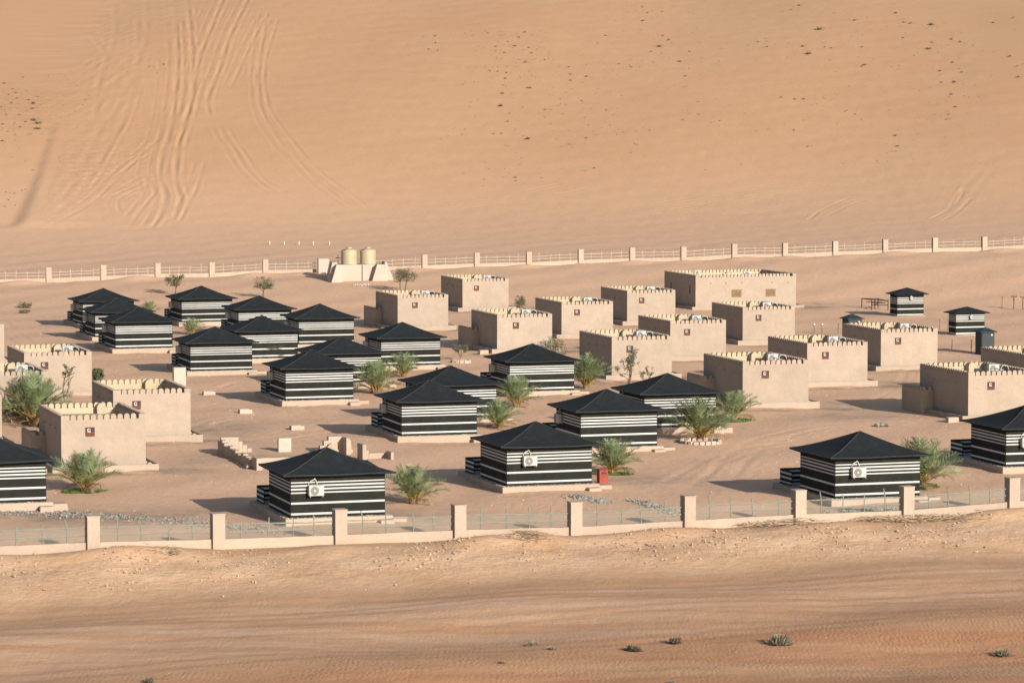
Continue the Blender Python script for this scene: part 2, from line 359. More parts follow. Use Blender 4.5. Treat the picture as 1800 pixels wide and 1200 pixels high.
sand_material('sand')
plaster('house_plaster', (0.336, 0.271, 0.214), 0.28); plaster('roof_plaster', (0.40, 0.335, 0.232), 0.2)
plaster('concrete', (0.385, 0.305, 0.240), 0.45); plaster('pale_stone', (0.42, 0.355, 0.30), 0.4)
fabric('tent_black', (0.0155, 0.0170, 0.0140)); fabric('tent_white', (0.475, 0.475, 0.465), 0.06, 0.02); fabric('tent_roof', (0.0120, 0.0155, 0.0175), 0.2, 0.05)
simple('seam', (0.055, 0.058, 0.055), 0.8); simple('booth_green', (0.022, 0.032, 0.034), 0.6, bumpd=0.004)
simple('ac_white', (0.42, 0.41, 0.375), 0.5, 0.08, 4.0); simple('ac_grey', (0.30, 0.31, 0.30), 0.6); simple('dark_metal', (0.02, 0.018, 0.016), 0.6)
simple('fan_grey', (0.17, 0.165, 0.15), 0.6); simple('window_red', (0.115, 0.038, 0.028), 0.7, 0.25, 6.0); simple('window_dark', (0.03, 0.022, 0.02), 0.5)
simple('lattice_wood', (0.215, 0.145, 0.082), 0.8, 0.25, 5.0); simple('rail_green', (0.215, 0.235, 0.20), 0.6, 0.15, 5.0, metal=0.2)
simple('rail_cream', (0.42, 0.355, 0.285), 0.6, 0.12); simple('tank_plastic', (0.37, 0.31, 0.205), 0.5, 0.06, 1.5)
simple('bin_red', (0.27, 0.042, 0.022), 0.55, 0.2, 3.0); simple('gravel_stone', (0.24, 0.225, 0.195), 0.9, 0.35, 1.7); simple('pale_gravel', (0.52, 0.42, 0.32), 0.9, 0.3, 2.0)
simple('clod', (0.43, 0.295, 0.19), 0.95, 0.2, 1.5); simple('bark', (0.14, 0.095, 0.065), 0.9, 0.3, 6.0); simple('dead_wood', (0.34, 0.25, 0.17), 0.9, 0.35, 4.0)
simple('frond', (0.175, 0.228, 0.112), 0.55, 0.25, 2.5, spec=0.4, objrand=0.28); simple('stalk', (0.30, 0.20, 0.06), 0.7, 0.3, 5.0, objrand=0.2)
simple('frond_dead', (0.24, 0.165, 0.09), 0.8, 0.3, 4.0, objrand=0.2); simple('leaf', (0.085, 0.105, 0.045), 0.7, 0.3, 5.0); simple('leaf_grey', (0.125, 0.125, 0.075), 0.8, 0.3, 5.0); simple('shrub_dry', (0.215, 0.19, 0.135), 0.9, 0.35, 6.0, objrand=0.25)
simple('shrub_grey', (0.25, 0.215, 0.15), 0.9, 0.3, 6.0, objrand=0.2); simple('lawn', (0.075, 0.125, 0.025), 0.8, 0.3, 8.0); simple('globe', (0.45, 0.43, 0.39), 0.4)
def chain_link():
    m, nt, b = nodes_of('chain_link')
    b.inputs['Base Color'].default_value = (0.25, 0.265, 0.24, 1); b.inputs['Roughness'].default_value = 0.6
    tc = N(nt, 'ShaderNodeTexCoord').outputs['Object']
    tr = N(nt, 'ShaderNodeBsdfTransparent'); mx = N(nt, 'ShaderNodeMixShader')
    f = None
    for ang in (0.785, -0.785):        # two families of thin wires, 8 cm apart
        mp = N(nt, 'ShaderNodeMapping'); mp.inputs['Rotation'].default_value = (0, ang, 0); nt.links.new(tc, mp.inputs['Vector'])
        sp = N(nt, 'ShaderNodeSeparateXYZ'); nt.links.new(mp.outputs['Vector'], sp.inputs[0])
        q = math_(nt, 'FRACT', math_(nt, 'MULTIPLY', sp.outputs['X'], 12.0))
        g = math_(nt, 'LESS_THAN', q, 0.08)
        f = g if f is None else math_(nt, 'MAXIMUM', f, g)
    nt.links.new(f, mx.inputs[0]); nt.links.new(tr.outputs[0], mx.inputs[1]); nt.links.new(b.outputs[0], mx.inputs[2])
    nt.links.new(mx.outputs[0], nt.nodes['Material Output'].inputs['Surface'])
chain_link()

# ------------------------------------------------------------------ mesh helpers
LINK = scene.collection.objects.link
class MB:
    def __init__(self): self.v = []; self.f = []; self.m = []
    def add(self, vs, fs, mi=0):
        o = len(self.v); self.v += [tuple(p) for p in vs]; self.f += [tuple(i + o for i in q) for q in fs]; self.m += [mi] * len(fs)
        return self
    def box(self, x0, x1, y0, y1, z0, z1, mi=0):
        vs = [(x0, y0, z0), (x1, y0, z0), (x1, y1, z0), (x0, y1, z0), (x0, y0, z1), (x1, y0, z1), (x1, y1, z1), (x0, y1, z1)]
        return self.add(vs, [(0, 3, 2, 1), (4, 5, 6, 7), (0, 1, 5, 4), (1, 2, 6, 5), (2, 3, 7, 6), (3, 0, 4, 7)], mi)
    def ring(self, x0, x1, y0, y1, t, z0, z1, mi=0):
        o = [(x0, y0), (x1, y0), (x1, y1), (x0, y1)]; i = [(x0 + t, y0 + t), (x1 - t, y0 + t), (x1 - t, y1 - t), (x0 + t, y1 - t)]
        vs = [(a, b, z0) for a, b in o] + [(a, b, z1) for a, b in o] + [(a, b, z0) for a, b in i] + [(a, b, z1) for a, b in i]
        fs = []
        for k in range(4):
            n = (k + 1) % 4
            fs += [(k, n, n + 4, k + 4), (8 + n, 8 + k, 12 + k, 12 + n), (4 + k, 4 + n, 12 + n, 12 + k), (n, k, 8 + k, 8 + n)]
        return self.add(vs, fs, mi)
    def prism(self, prof, axis, a, b, mi=0):
        """closed profile (list of 2-D points) extruded along axis from a to b"""
        n = len(prof)
        def P(q, t): return {'x': (t, q[0], q[1]), 'y': (q[0], t, q[1]), 'z': (q[0], q[1], t)}[axis]
        vs = [P(q, a) for q in prof] + [P(q, b) for q in prof]
        fs = [(k, (k + 1) % n, (k + 1) % n + n, k + n) for k in range(n)] + [tuple(range(n - 1, -1, -1)), tuple(range(n, 2 * n))]
        return self.add(vs, fs, mi)
    def tube(self, pts, rad, sides=5, mi=0):
        pts = [Vector(p) for p in pts]; n = len(pts)
        if not isinstance(rad, (list, tuple)): rad = [rad] * n
        vs = []; fs = []
        for k, p in enumerate(pts):
            d = (pts[min(k + 1, n - 1)] - pts[max(k - 1, 0)]).normalized()
            a = d.cross(Vector((0.3, 0.2, 1)) if abs(d.z) < 0.9 else Vector((1, 0.1, 0))).normalized(); b = d.cross(a)
            for j in range(sides):
                t = 2 * math.pi * j / sides; vs.append(p + (a * math.cos(t) + b * math.sin(t)) * rad[k])
        for k in range(n - 1):
            for j in range(sides):
                j2 = (j + 1) % sides; fs.append((k * sides + j, k * sides + j2, (k + 1) * sides + j2, (k + 1) * sides + j))
        fs.append(tuple(range(sides - 1, -1, -1))); fs.append(tuple((n - 1) * sides + j for j in range(sides)))
        return self.add(vs, fs, mi)
    def lathe(self, prof, cx=0, cy=0, sides=24, mi=0):
        vs = []; fs = []
        for r, z in prof:
            for j in range(sides):
                t = 2 * math.pi * j / sides; vs.append((cx + r * math.cos(t), cy + r * math.sin(t), z))
        for k in range(len(prof) - 1):
            for j in range(sides):
                j2 = (j + 1) % sides; fs.append((k * sides + j, k * sides + j2, (k + 1) * sides + j2, (k + 1) * sides + j))
        fs.append(tuple((len(prof) - 1) * sides + j for j in range(sides)))
        return self.add(vs, fs, mi)
    def disc(self, cx, cy, cz, r, depth, sides=18, mi=0):
        """short cylinder whose axis is Y, front at cy"""
        prof = [(cx + r * math.cos(2 * math.pi * j / sides), cz + r * math.sin(2 * math.pi * j / sides)) for j in range(sides)]
        return self.prism(prof, 'y', cy, cy + depth, mi)
    def rock(self, x, y, z, r, rg, mi=0, flat=0.7):
        d = [(1, 0, 0), (-1, 0, 0), (0, 1, 0), (0, -1, 0), (0, 0, 1), (0, 0, -1)]
        a = rg.uniform(0, 6.3); ca, sa = math.cos(a), math.sin(a); vs = []
        for p in d:
            s = r * rg.uniform(0.7, 1.3); px, py, pz = p[0] * s, p[1] * s * 0.8, p[2] * s * flat
            vs.append((x + px * ca - py * sa, y + px * sa + py * ca, z + pz + rg.uniform(-.1, .1) * r))
        return self.add(vs, [(0, 2, 4), (2, 1, 4), (1, 3, 4), (3, 0, 4), (2, 0, 5), (1, 2, 5), (3, 1, 5), (0, 3, 5)], mi)
    def data(self, name, mats, smooth_=False):
        me = bpy.data.meshes.new(name); me.from_pydata(self.v, [], self.f)
        for m in ([mats] if isinstance(mats, str) else mats): me.materials.append(MAT[m])
        if any(self.m): me.polygons.foreach_set('material_index', self.m)
        if smooth_: me.polygons.foreach_set('use_smooth', [True] * len(self.f))
        me.update(); return me
    def build(self, name, mats, parent=None, smooth_=False, loc=None):
        return place(name, self.data(name, mats, smooth_), parent, loc)
def bevel(o, w, seg=1):
    md = o.modifiers.new('bevel', 'BEVEL'); md.width = w; md.segments = seg; md.limit_method = 'ANGLE'; return o
def place(name, me, parent=None, loc=None, rz=None, sc=None):
    o = bpy.data.objects.new(name, me); LINK(o)
    if parent is not None: o.parent = parent
    if loc is not None: o.location = loc
    if rz is not None: o.rotation_euler = (0, 0, rz)
    if sc is not None: o.scale = sc if isinstance(sc, (tuple, list)) else (sc, sc, sc)
    return o
def tag(o, label=None, cat=None, group=None, kind=None):
    for k, v in (('label', label), ('category', cat), ('group', group), ('kind', kind)):
        if v: o[k] = v
    return o
def root(name, loc, rz=0.0, **kw):
    o = place(name, None, None, loc, rz); o.empty_display_size = 0.3
    return tag(o, **kw)
def copy_tree(o, parent=None):
    c = o.copy(); LINK(c); c.parent = parent
    for ch in list(o.children): copy_tree(ch, c)
    return c

# ------------------------------------------------------------------ the ground
def smooth(a, b, t):
    t = np.clip((t - a) / (b - a), 0.0, 1.0)
    return t * t * (3 - 2 * t)
FA, FS = 168.1, 0.349          # front fence line: y = FA + FS * x
BA, BS = 394.9, 0.189          # back fence line
def base(x, y):
    """height of the ground in metres (compound about 0, road lower, dune behind)"""
    x = np.asarray(x, float); y = np.asarray(y, float)
    yb = BA + BS * x
    zb = np.clip(2.55 + 0.0243 * x, 0.6, 6.0)
    z = zb * smooth(0.0, 1.0, (y - 345.0) / (yb + 4 - 345.0))
    u = y - (478.0 + 0.10 * x + 6 * np.sin(x * 0.03 + 1.0))
    du = 0.122 * (u + np.sqrt(u * u + 34.0 ** 2)) - 1.2
    du = np.maximum(du, 0.0)
    du = 110.0 * (1 - np.exp(-du / 110.0)) * 1.05
    z = z + du
    k = smooth(440.0, 560.0, y)
    z = z + k * (0.35 * np.sin(x * 0.045 + y * 0.012 + 0.6) + 0.2 * np.sin(x * 0.11 - y * 0.03 + 2.0)
                 + 0.08 * np.sin(x * 0.021 * 9 + y * 0.09))
    # gentle unevenness inside the compound
    c = 1 - smooth(420.0, 470.0, y)
    z = z + c * (0.05 * np.sin(x * 0.31 + y * 0.17) + 0.04 * np.sin(x * 0.53 - y * 0.41 + 1.0))
    # bank outside the front fence falling to the sand road
    d = (FA + FS * x - y) * 0.943
    z = z - 0.27 * np.exp(-((x - 5.0) / 15.0) ** 2) * np.exp(-(d / 6.0) ** 2)
    z = z + 0.27 * np.exp(-((d - 1.7) / 1.5) ** 2) * (1 + 0.6 * np.sin(x * 0.23 + 0.5) + 0.5 * np.sin(x * 0.71 + 2.0)) - 0.85 * smooth(2.0, 11.0, d)
    z = z + smooth(8.0, 20.0, d) * (0.12 * np.sin(x * 0.11 + y * 0.3) + 0.10 * np.sin(d * 0.45 + 0.04 * x))
    return z

def gz(x, y): return float(base(x, y))

def axis(segs):
    out = [segs[0][0]]
    for a, b, st in segs:
        n = max(1, int(round((b - a) / st))); out += [a + (b - a) * (k + 1) / n for k in range(n)]
    return np.array(out)
gx = axis([(-1500, -400, 110), (-400, -140, 20), (-140, -80, 3), (-80, -64, 0.6), (-64, 68, 0.27), (68, 84, 0.6), (84, 140, 3), (140, 400, 20), (400, 1500, 110)])
gy = axis([(-400, 0, 40), (0, 100, 10), (100, 128, 2), (128, 196, 0.27), (196, 400, 0.48), (400, 450, 0.4), (450, 740, 0.42), (740, 780, 2), (780, 1000, 20), (1000, 2600, 100)])
X, Y = np.meshgrid(gx, gy)
Z = base(X, Y)
rs = np.random.RandomState(3)
def wobble(fr0, fr1, n, amp, sx=1.0, sy=1.0):
    """sum of randomly turned waves between two spatial frequencies"""
    out = np.zeros_like(X)
    for k in range(n):
        fr = fr0 * (fr1 / fr0) ** (k / max(1, n - 1)); a = rs.uniform(0, 2 * np.pi)
        out += np.sin(X * fr * np.cos(a) * sx + Y * fr * np.sin(a) * sy + rs.uniform(0, 6.28) + 1.3 * np.sin(0.37 * fr * (X * np.sin(a) - Y * np.cos(a)))) * (fr0 / fr) ** 0.7
    return out * amp
dfr = (FA + FS * X - Y) * 0.943                        # metres outside the front fence
near = (np.abs(X) < 90) & (Y > 110) & (Y < 770)
w1 = wobble(0.6, 5.0, 9, 0.012)
Z = np.where(near, Z + w1, Z)
bank = np.exp(-((dfr - 4.5) / 3.4) ** 2)
Z += np.where(near, bank * wobble(1.0, 9.0, 12, 0.016), 0)
# ruts along the road
for c0, wd, dp in ((13.2, 0.5, 0.06), (15.6, 0.4, 0.07), (17.3, 0.35, 0.06), (19.2, 0.5, 0.08), (21.0, 0.4, 0.06), (26.5, 0.5, 0.06), (28.4, 0.5, 0.07), (34.5, 0.6, 0.05), (37.0, 0.5, 0.05)):
    dp = dp * 0.32
    dd = dfr - c0 - 0.5 * np.sin(X * 0.05 + c0) - 0.2 * np.sin(X * 0.17 + 2 * c0)
    Z += -dp * np.exp(-(dd / wd) ** 2) + 0.5 * dp * np.exp(-((np.abs(dd) - 1.9 * wd) / (0.8 * wd)) ** 2)
# wheel tracks driven up and across the dune
def track(pts, width, depth):
    P = [Vector((a, b)) for a, b in pts]; out = []
    for k in range(len(P) - 1):                        # Catmull-Rom through the points
        p0, p1, p2, p3 = P[max(0, k - 1)], P[k], P[k + 1], P[min(len(P) - 1, k + 2)]
        n = max(2, int((p2 - p1).length / 1.2))
        for j in range(n):
            t = j / n; out.append(0.5 * ((2 * p1) + (p2 - p0) * t + (2 * p0 - 5 * p1 + 4 * p2 - p3) * t * t + (3 * p1 - p0 - 3 * p2 + p3) * t ** 3))
    out.append(P[-1])
    xs = [p.x for p in out]; ys = [p.y for p in out]; m = 4 * width
    i0, i1 = np.searchsorted(gx, [min(xs) - m, max(xs) + m]); j0, j1 = np.searchsorted(gy, [min(ys) - m, max(ys) + m])
    D = np.full((j1 - j0, i1 - i0), 99.0); S = np.zeros_like(D); acc = 0.0
    for k in range(len(out) - 1):
        a, b = out[k], out[k + 1]; ln = (b - a).length
        if ln < 1e-6: continue
        ii0, ii1 = np.searchsorted(gx, [min(a.x, b.x) - m, max(a.x, b.x) + m]); jj0, jj1 = np.searchsorted(gy, [min(a.y, b.y) - m, max(a.y, b.y) + m])
        xx = X[jj0:jj1, ii0:ii1]; yy = Y[jj0:jj1, ii0:ii1]
        t = np.clip(((xx - a.x) * (b.x - a.x) + (yy - a.y) * (b.y - a.y)) / (ln * ln), 0, 1)
        d = np.hypot(xx - a.x - t * (b.x - a.x), yy - a.y - t * (b.y - a.y))
        sub = D[jj0 - j0:jj1 - j0, ii0 - i0:ii1 - i0]; ss = S[jj0 - j0:jj1 - j0, ii0 - i0:ii1 - i0]
        better = d < sub; sub[better] = d[better]; ss[better] = acc + t[better] * ln; acc += ln
    fade = np.clip(S / 6, 0, 1) * np.clip((acc - S) / 6, 0, 1) * (0.75 + 0.35 * np.sin(S * 0.31 + width * 50))
    wob = 1 + 0.15 * np.sin(S * 0.21 + width * 30)
    q = D / (width * wob)
    Z[j0:j1, i0:i1] += depth * fade * (-np.exp(-q ** 2) + 0.75 * np.exp(-((q - 1.7) / 0.7) ** 2))
def shifted(pts, o, drop=0):
    """a track running beside another one, o metres away"""
    P = [Vector(p) for p in pts]; out = []
    for k, p in enumerate(P):
        d = (P[min(k + 1, len(P) - 1)] - P[max(k - 1, 0)]).normalized(); out.append((p.x + d.y * o, p.y - d.x * o))
    return out[drop:]
big_tracks = 'abcdefgi'
for k, pts in LAYOUT['TRACKS'].items():
    if k in big_tracks:
        track(pts, 0.36, 0.105)
        for o, dp in ((1.6, .05), (-1.3, .035), (3.3, .03)): track(shifted(pts, o), 0.24, dp)
    elif k[0] == 't': track(pts, 0.30, 0.035); track(shifted(pts, 1.7), 0.28, 0.03)
    elif k[0] in 'rs': track(pts, 0.28, 0.075)
    else: track(pts, 0.28, 0.07); track(shifted(pts, 1.5), 0.25, 0.045)
for pts in LAYOUT['LANES']:
    track(pts, 0.22, 0.035); track(shifted(pts, 1.6), 0.22, 0.035)
# sand blown against plinths and planters
def drift(x0, y0, rz, r, h0, seed):
    i0, i1 = np.searchsorted(gx, [x0 - 10, x0 + 16]); j0, j1 = np.searchsorted(gy, [y0 - 6, y0 + 16])
    xx, yy = X[j0:j1, i0:i1] - x0, Y[j0:j1, i0:i1] - y0; c, s = math.cos(rz), math.sin(rz)
    p, q = xx * c + yy * s, -xx * s + yy * c
    ox = np.maximum(np.maximum(r[0] - p, p - r[1]), 0); oy = np.maximum(np.maximum(r[2] - q, q - r[3]), 0)
    d = np.hypot(ox, oy); n = 0.5 + 0.5 * np.sin(p * 0.9 + seed) * np.sin(q * 0.7 + 2.1 * seed) + 0.25 * np.sin(p * 2.3 + q * 1.7 + seed)
    Z[j0:j1, i0:i1] += h0 * np.clip(n, 0, 1.2) * np.exp(-(d / 0.75) ** 2)
for k, h in enumerate(LAYOUT['TENTS'].values()): drift(h[0], h[1], PHI, (-.38, 5.42, -.4, 8.2), 0.07, k * 1.3)
for k, h in enumerate(LAYOUT['HOUSES'].values()): drift(h[0], h[1], PHI, (-.6, (h[2] if len(h) > 2 else 5.1) + .7, -.4, 8.6), 0.11, k * 1.7 + 1)
# sand banked unevenly against the far fence
yb_ = BA - 0.7 + BS * X
Z += np.clip(0.5 + 0.5 * np.sin(X * 0.42 + 1.0) + 0.4 * np.sin(X * 0.97), 0, 1.4) * 0.26 * np.exp(-((Y - yb_ + 0.9) / 1.7) ** 2)
# the slip face on the left of the dune
sl = np.array(LAYOUT['SLIP']); order = np.argsort(sl[:, 1]); sy_, sx_ = sl[order, 1], sl[order, 0]
xl = np.interp(Y, sy_, sx_); tt = (Y - sy_[0]) / (sy_[-1] - sy_[0])
dx = X - xl; wid = 0.2 + 1.8 * np.clip(1 - tt, 0, 1) ** 0.8
amp = np.where((tt > -0.2) & (tt < 1.05), 0.31 * wid * smooth(-0.06, 0.03, tt) * smooth(1.05, 0.95, tt), 0.0)
Z -= amp * np.clip(-dx / wid, 0, 1) * np.exp(-np.clip(-dx - wid, 0, None) / 14.0)
Z += 0.6 * amp * np.exp(-(dx / 8.0) ** 2)
# rough trampled patches on the dune (left tuft field and between the tracks)
tx, ty = LAYOUT['TUFTS']; qx, qy = LAYOUT['ROUGH']
rough = np.exp(-(((X - tx) / 9) ** 2 + ((Y - ty) / 20) ** 2)) + 0.8 * np.exp(-(((X - qx) / 10) ** 2 + ((Y - qy) / 26) ** 2)) * (dx > 2.0)
rough = np.clip(rough, 0, 1)
Z += np.where(near, rough * wobble(2.0, 8.0, 8, 0.022), 0)

# dirt and tone masks the sand material reads; camp also brightens dimly lit flats
tuft = np.clip(rough * 0.9, 0, 1)
gravel = np.zeros_like(X)
dune_m = smooth(435, 480, Y)
cu, su = math.cos(PHI), math.sin(PHI)
for k, h in LAYOUT['HOUSES'].items():
    wdt = h[2] if len(h) > 2 else 5.1
    for a, b, r1, r2, s in ((wdt + 1.6, -0.6, 2.6, 1.6, 0.9), (wdt * .4, -1.5, 3.2, 0.9, 0.75), (wdt + 3.5, 2.5, 2.2, 2.0, 0.5)):
        cx, cy = h[0] + a * cu - b * su, h[1] + a * su + b * cu
        p = (X - cx) * cu + (Y - cy) * su; q = -(X - cx) * su + (Y - cy) * cu
        gravel = np.maximum(gravel, s * np.exp(-((p / r1) ** 2 + (q / r2) ** 2)))
for cx, cy, r1, r2, s in ((-21, 222, 5, 7, .55), (-16, 205, 5, 4, .5), (-30, 240, 6, 5, .45), (-24, 176, 9, 4, .7), (-8, 176, 9, 3, .5), (8, 192, 6, 3, .45), (24, 232, 5, 4, .5), (3, 250, 6, 5, .4)):
    gravel = np.maximum(gravel, s * np.exp(-(((X - cx) / r1) ** 2 + ((Y - cy) / r2) ** 2)))
for h in LAYOUT['TENTS'].values():
    cx, cy = h[0] + 2.5 * cu, h[1] + 2.5 * su - 1.0
    gravel = np.maximum(gravel, 0.28 * np.exp(-(((X - cx) / 3.6) ** 2 + ((Y - cy) / 1.8) ** 2)))
camp = smooth(0, 8, -dfr) * (1 - smooth(430, 545, Y))  # camp sand tone, carried to the dune foot to offset dimmer sun on flats
pale = np.clip(np.exp(-((dfr - 4.8) / 3.2) ** 2) + 0.35 * np.exp(-((dfr - 9) / 3.0) ** 2), 0, 1)
road = smooth(11, 16, dfr) * (1 - smooth(24, 31, dfr + 0.1 * X))
red = smooth(9, 14, dfr) * (0.55 + 0.45 * smooth(22, 36, dfr + 0.25 * X))
ripple = smooth(9, 12, dfr) * (0.45 + 0.55 * smooth(24, 30, dfr + 0.1 * X))

def sheet(name, j0, j1, mat):
    nx, ny = len(gx), j1 - j0 + 1
    co = np.stack([X[j0:j1 + 1], Y[j0:j1 + 1], Z[j0:j1 + 1]], -1).reshape(-1, 3).astype(np.float32)
    i, j = np.meshgrid(np.arange(nx - 1), np.arange(ny - 1))
    a = (j * nx + i).ravel(); q = np.stack([a, a + 1, a + nx + 1, a + nx], -1).astype(np.int32)
    me = bpy.data.meshes.new(name)
    me.vertices.add(len(co)); me.vertices.foreach_set('co', co.ravel())
    me.loops.add(q.size); me.loops.foreach_set('vertex_index', q.ravel())
    me.polygons.add(len(q)); me.polygons.foreach_set('loop_start', np.arange(0, q.size, 4, dtype=np.int32)); me.polygons.foreach_set('loop_total', np.full(len(q), 4, np.int32))
    me.polygons.foreach_set('use_smooth', np.ones(len(q), bool))
    me.update()
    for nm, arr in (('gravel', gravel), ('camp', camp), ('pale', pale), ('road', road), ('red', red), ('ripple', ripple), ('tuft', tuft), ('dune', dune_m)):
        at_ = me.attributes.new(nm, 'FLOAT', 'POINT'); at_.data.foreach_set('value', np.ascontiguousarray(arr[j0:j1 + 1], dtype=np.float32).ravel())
    me.materials.append(MAT[mat])
    return tag(place(name, me), kind='structure')
jd = int(np.searchsorted(gy, 452.0))
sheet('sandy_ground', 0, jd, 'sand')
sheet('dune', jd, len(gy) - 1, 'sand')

# ------------------------------------------------------------------ perimeter fences
pillar_me = MB().box(-.31, .31, -.31, .31, -.8, 1.72).box(-.33, .33, -.33, .33, 1.72, 1.78).data('pillar', 'concrete')
def fence(name, label, p0, step, n0, n1, rail_mat, seed, bent, skip=()):
    rg = random.Random(seed)
    st = Vector(step); ang = math.atan2(st.y, st.x); ln = st.length
    P = lambda k: (p0[0] + st.x * k, p0[1] + st.y * k)
    f = root(name, (P(n0)[0], P(n0)[1], gz(*P(n0))), label=label, cat='fence'); inv = f.location.copy()
    post_me = MB().tube([(0, 0, -.2), (0, 0, 1.0)], 0.03, 6).data('post', rail_mat)
    bent_me = MB().tube([(0, 0, -.2), (0, 0, .6), (-.03, -.02, .85), (-.10, -.05, 1.12)], 0.03, 6).data('post', rail_mat)
    for k in range(n0, n1 + 1):
        a = P(k); za = gz(*a)
        if k not in skip: place('pillar', pillar_me, f, Vector((a[0], a[1], za)) - inv, ang + rg.uniform(-.02, .02))
        if k == n1 or (k in skip and k + 1 in skip): continue
        b = P(k + 1); zb = gz(*b); pitch = math.atan2(zb - za, ln)
        loc = Vector((a[0], a[1], za)) - inv
        w = MB()
        n = 10; prof = []
        for j in range(n + 1):
            t = 0.312 + (ln - 0.624) * j / n; prof.append((t, 0.47 + math.tan(pitch) * t + rg.uniform(-.012, .012)))
        w.prism([(0.312, -0.9), (ln - 0.312, -0.9)] + prof[::-1], 'y', -0.11, 0.11)
        place('low_wall', w.data('low_wall', 'concrete'), f, loc, ang)
        for zz in (0.80, 1.17):
            r = MB(); m_ = 4
            r.tube([(0.30 + (ln - 0.60) * j / m_, 0, zz + math.tan(pitch) * (ln * j / m_) + (rg.uniform(-.035, .035) if 0 < j < m_ else 0)) for j in range(m_ + 1)], 0.036, 6)
            place('rail', r.data('rail', rail_mat), f, loc, ang)
        for j in range(1, 5):
            t = ln * j / 5 + rg.uniform(-.12, .12)
            pm = bent_me if rg.random() < bent else post_me
            o = place('post', pm, f, loc + Vector((math.cos(ang) * t, math.sin(ang) * t, 0.47 + math.tan(pitch) * t)), ang + rg.choice((0, 0, 3.1)))
            o.rotation_euler = (rg.uniform(-.03, .03), rg.uniform(-.05, .05), ang); o.scale = (1, 1, rg.uniform(0.85, 1.1))
        if rail_mat != 'rail_green': continue
        t3 = math.tan(pitch)
        mm = MB().add([(0.32, 0.02, 0.47 + t3 * .32), (ln - 0.32, 0.02, 0.47 + t3 * (ln - .32)), (ln - 0.32, 0.02, 1.20 + t3 * (ln - .32)), (0.32, 0.02, 1.20 + t3 * .32)], [(0, 1, 2, 3)])
        place('wire_mesh', mm.data('wire_mesh', 'chain_link'), f, loc, ang)
    return f
fence('perimeter_fence', 'long pale pillar fence with grey green rails along the sand road in front', (-20.6, 160.92), (5.96, 2.079), -6, 15, 'rail_green', 5, 0.25)
BP0, BST = (-54.05, 384.7), (6.232, 1.178)
fence('perimeter_fence', 'far pillar fence with cream rails running below the dune behind the camp', BP0, BST, -8, 27, 'rail_cream', 6, 0.0, skip=(5, 6))

# ------------------------------------------------------------------ striped tents
TW, TL, TH, PL = 5.07, 4.95, 2.33, 0.42
BANDS = [(0.150, 0.258), (0.722, 0.828), (1.294, 1.366), (1.474, 1.564), (1.658, 1.748), (1.846, 1.910)]
def striped(mb, a, b, h, bands, t, z0=0.0):
    """striped cloth panel of thickness t standing on the line a-b (seen from its right-hand side)"""
    ax, ay = a; bx, by = b; ln = math.hypot(bx - ax, by - ay); nx, ny = (by - ay) / ln * t, -(bx - ax) / ln * t
    zs = sorted({0.0, h, *[q for bd in bands for q in bd if q < h]})
    for z1, z2 in zip(zs[:-1], zs[1:]):
        mi = 1 if any(bd[0] - 1e-4 <= z1 and z2 <= bd[1] + 1e-4 for bd in bands) else 0
        for ox, oy, fl in ((nx, ny, 1), (0, 0, 0)):
            q = [(ax + ox, ay + oy, z0 + z1), (bx + ox, by + oy, z0 + z1), (bx + ox, by + oy, z0 + z2), (ax + ox, ay + oy, z0 + z2)]
            mb.add(q, [(0, 1, 2, 3) if fl else (3, 2, 1, 0)], mi)
    for px, py in ((ax, ay), (bx, by)):
        mb.add([(px, py, z0), (px + nx, py + ny, z0), (px + nx, py + ny, z0 + h), (px, py, z0 + h)], [(0, 1, 2, 3)], 0)
    mb.add([(ax, ay, z0 + h), (bx, by, z0 + h), (bx + nx, by + ny, z0 + h), (ax + nx, ay + ny, z0 + h)], [(0, 1, 2, 3)], 0)
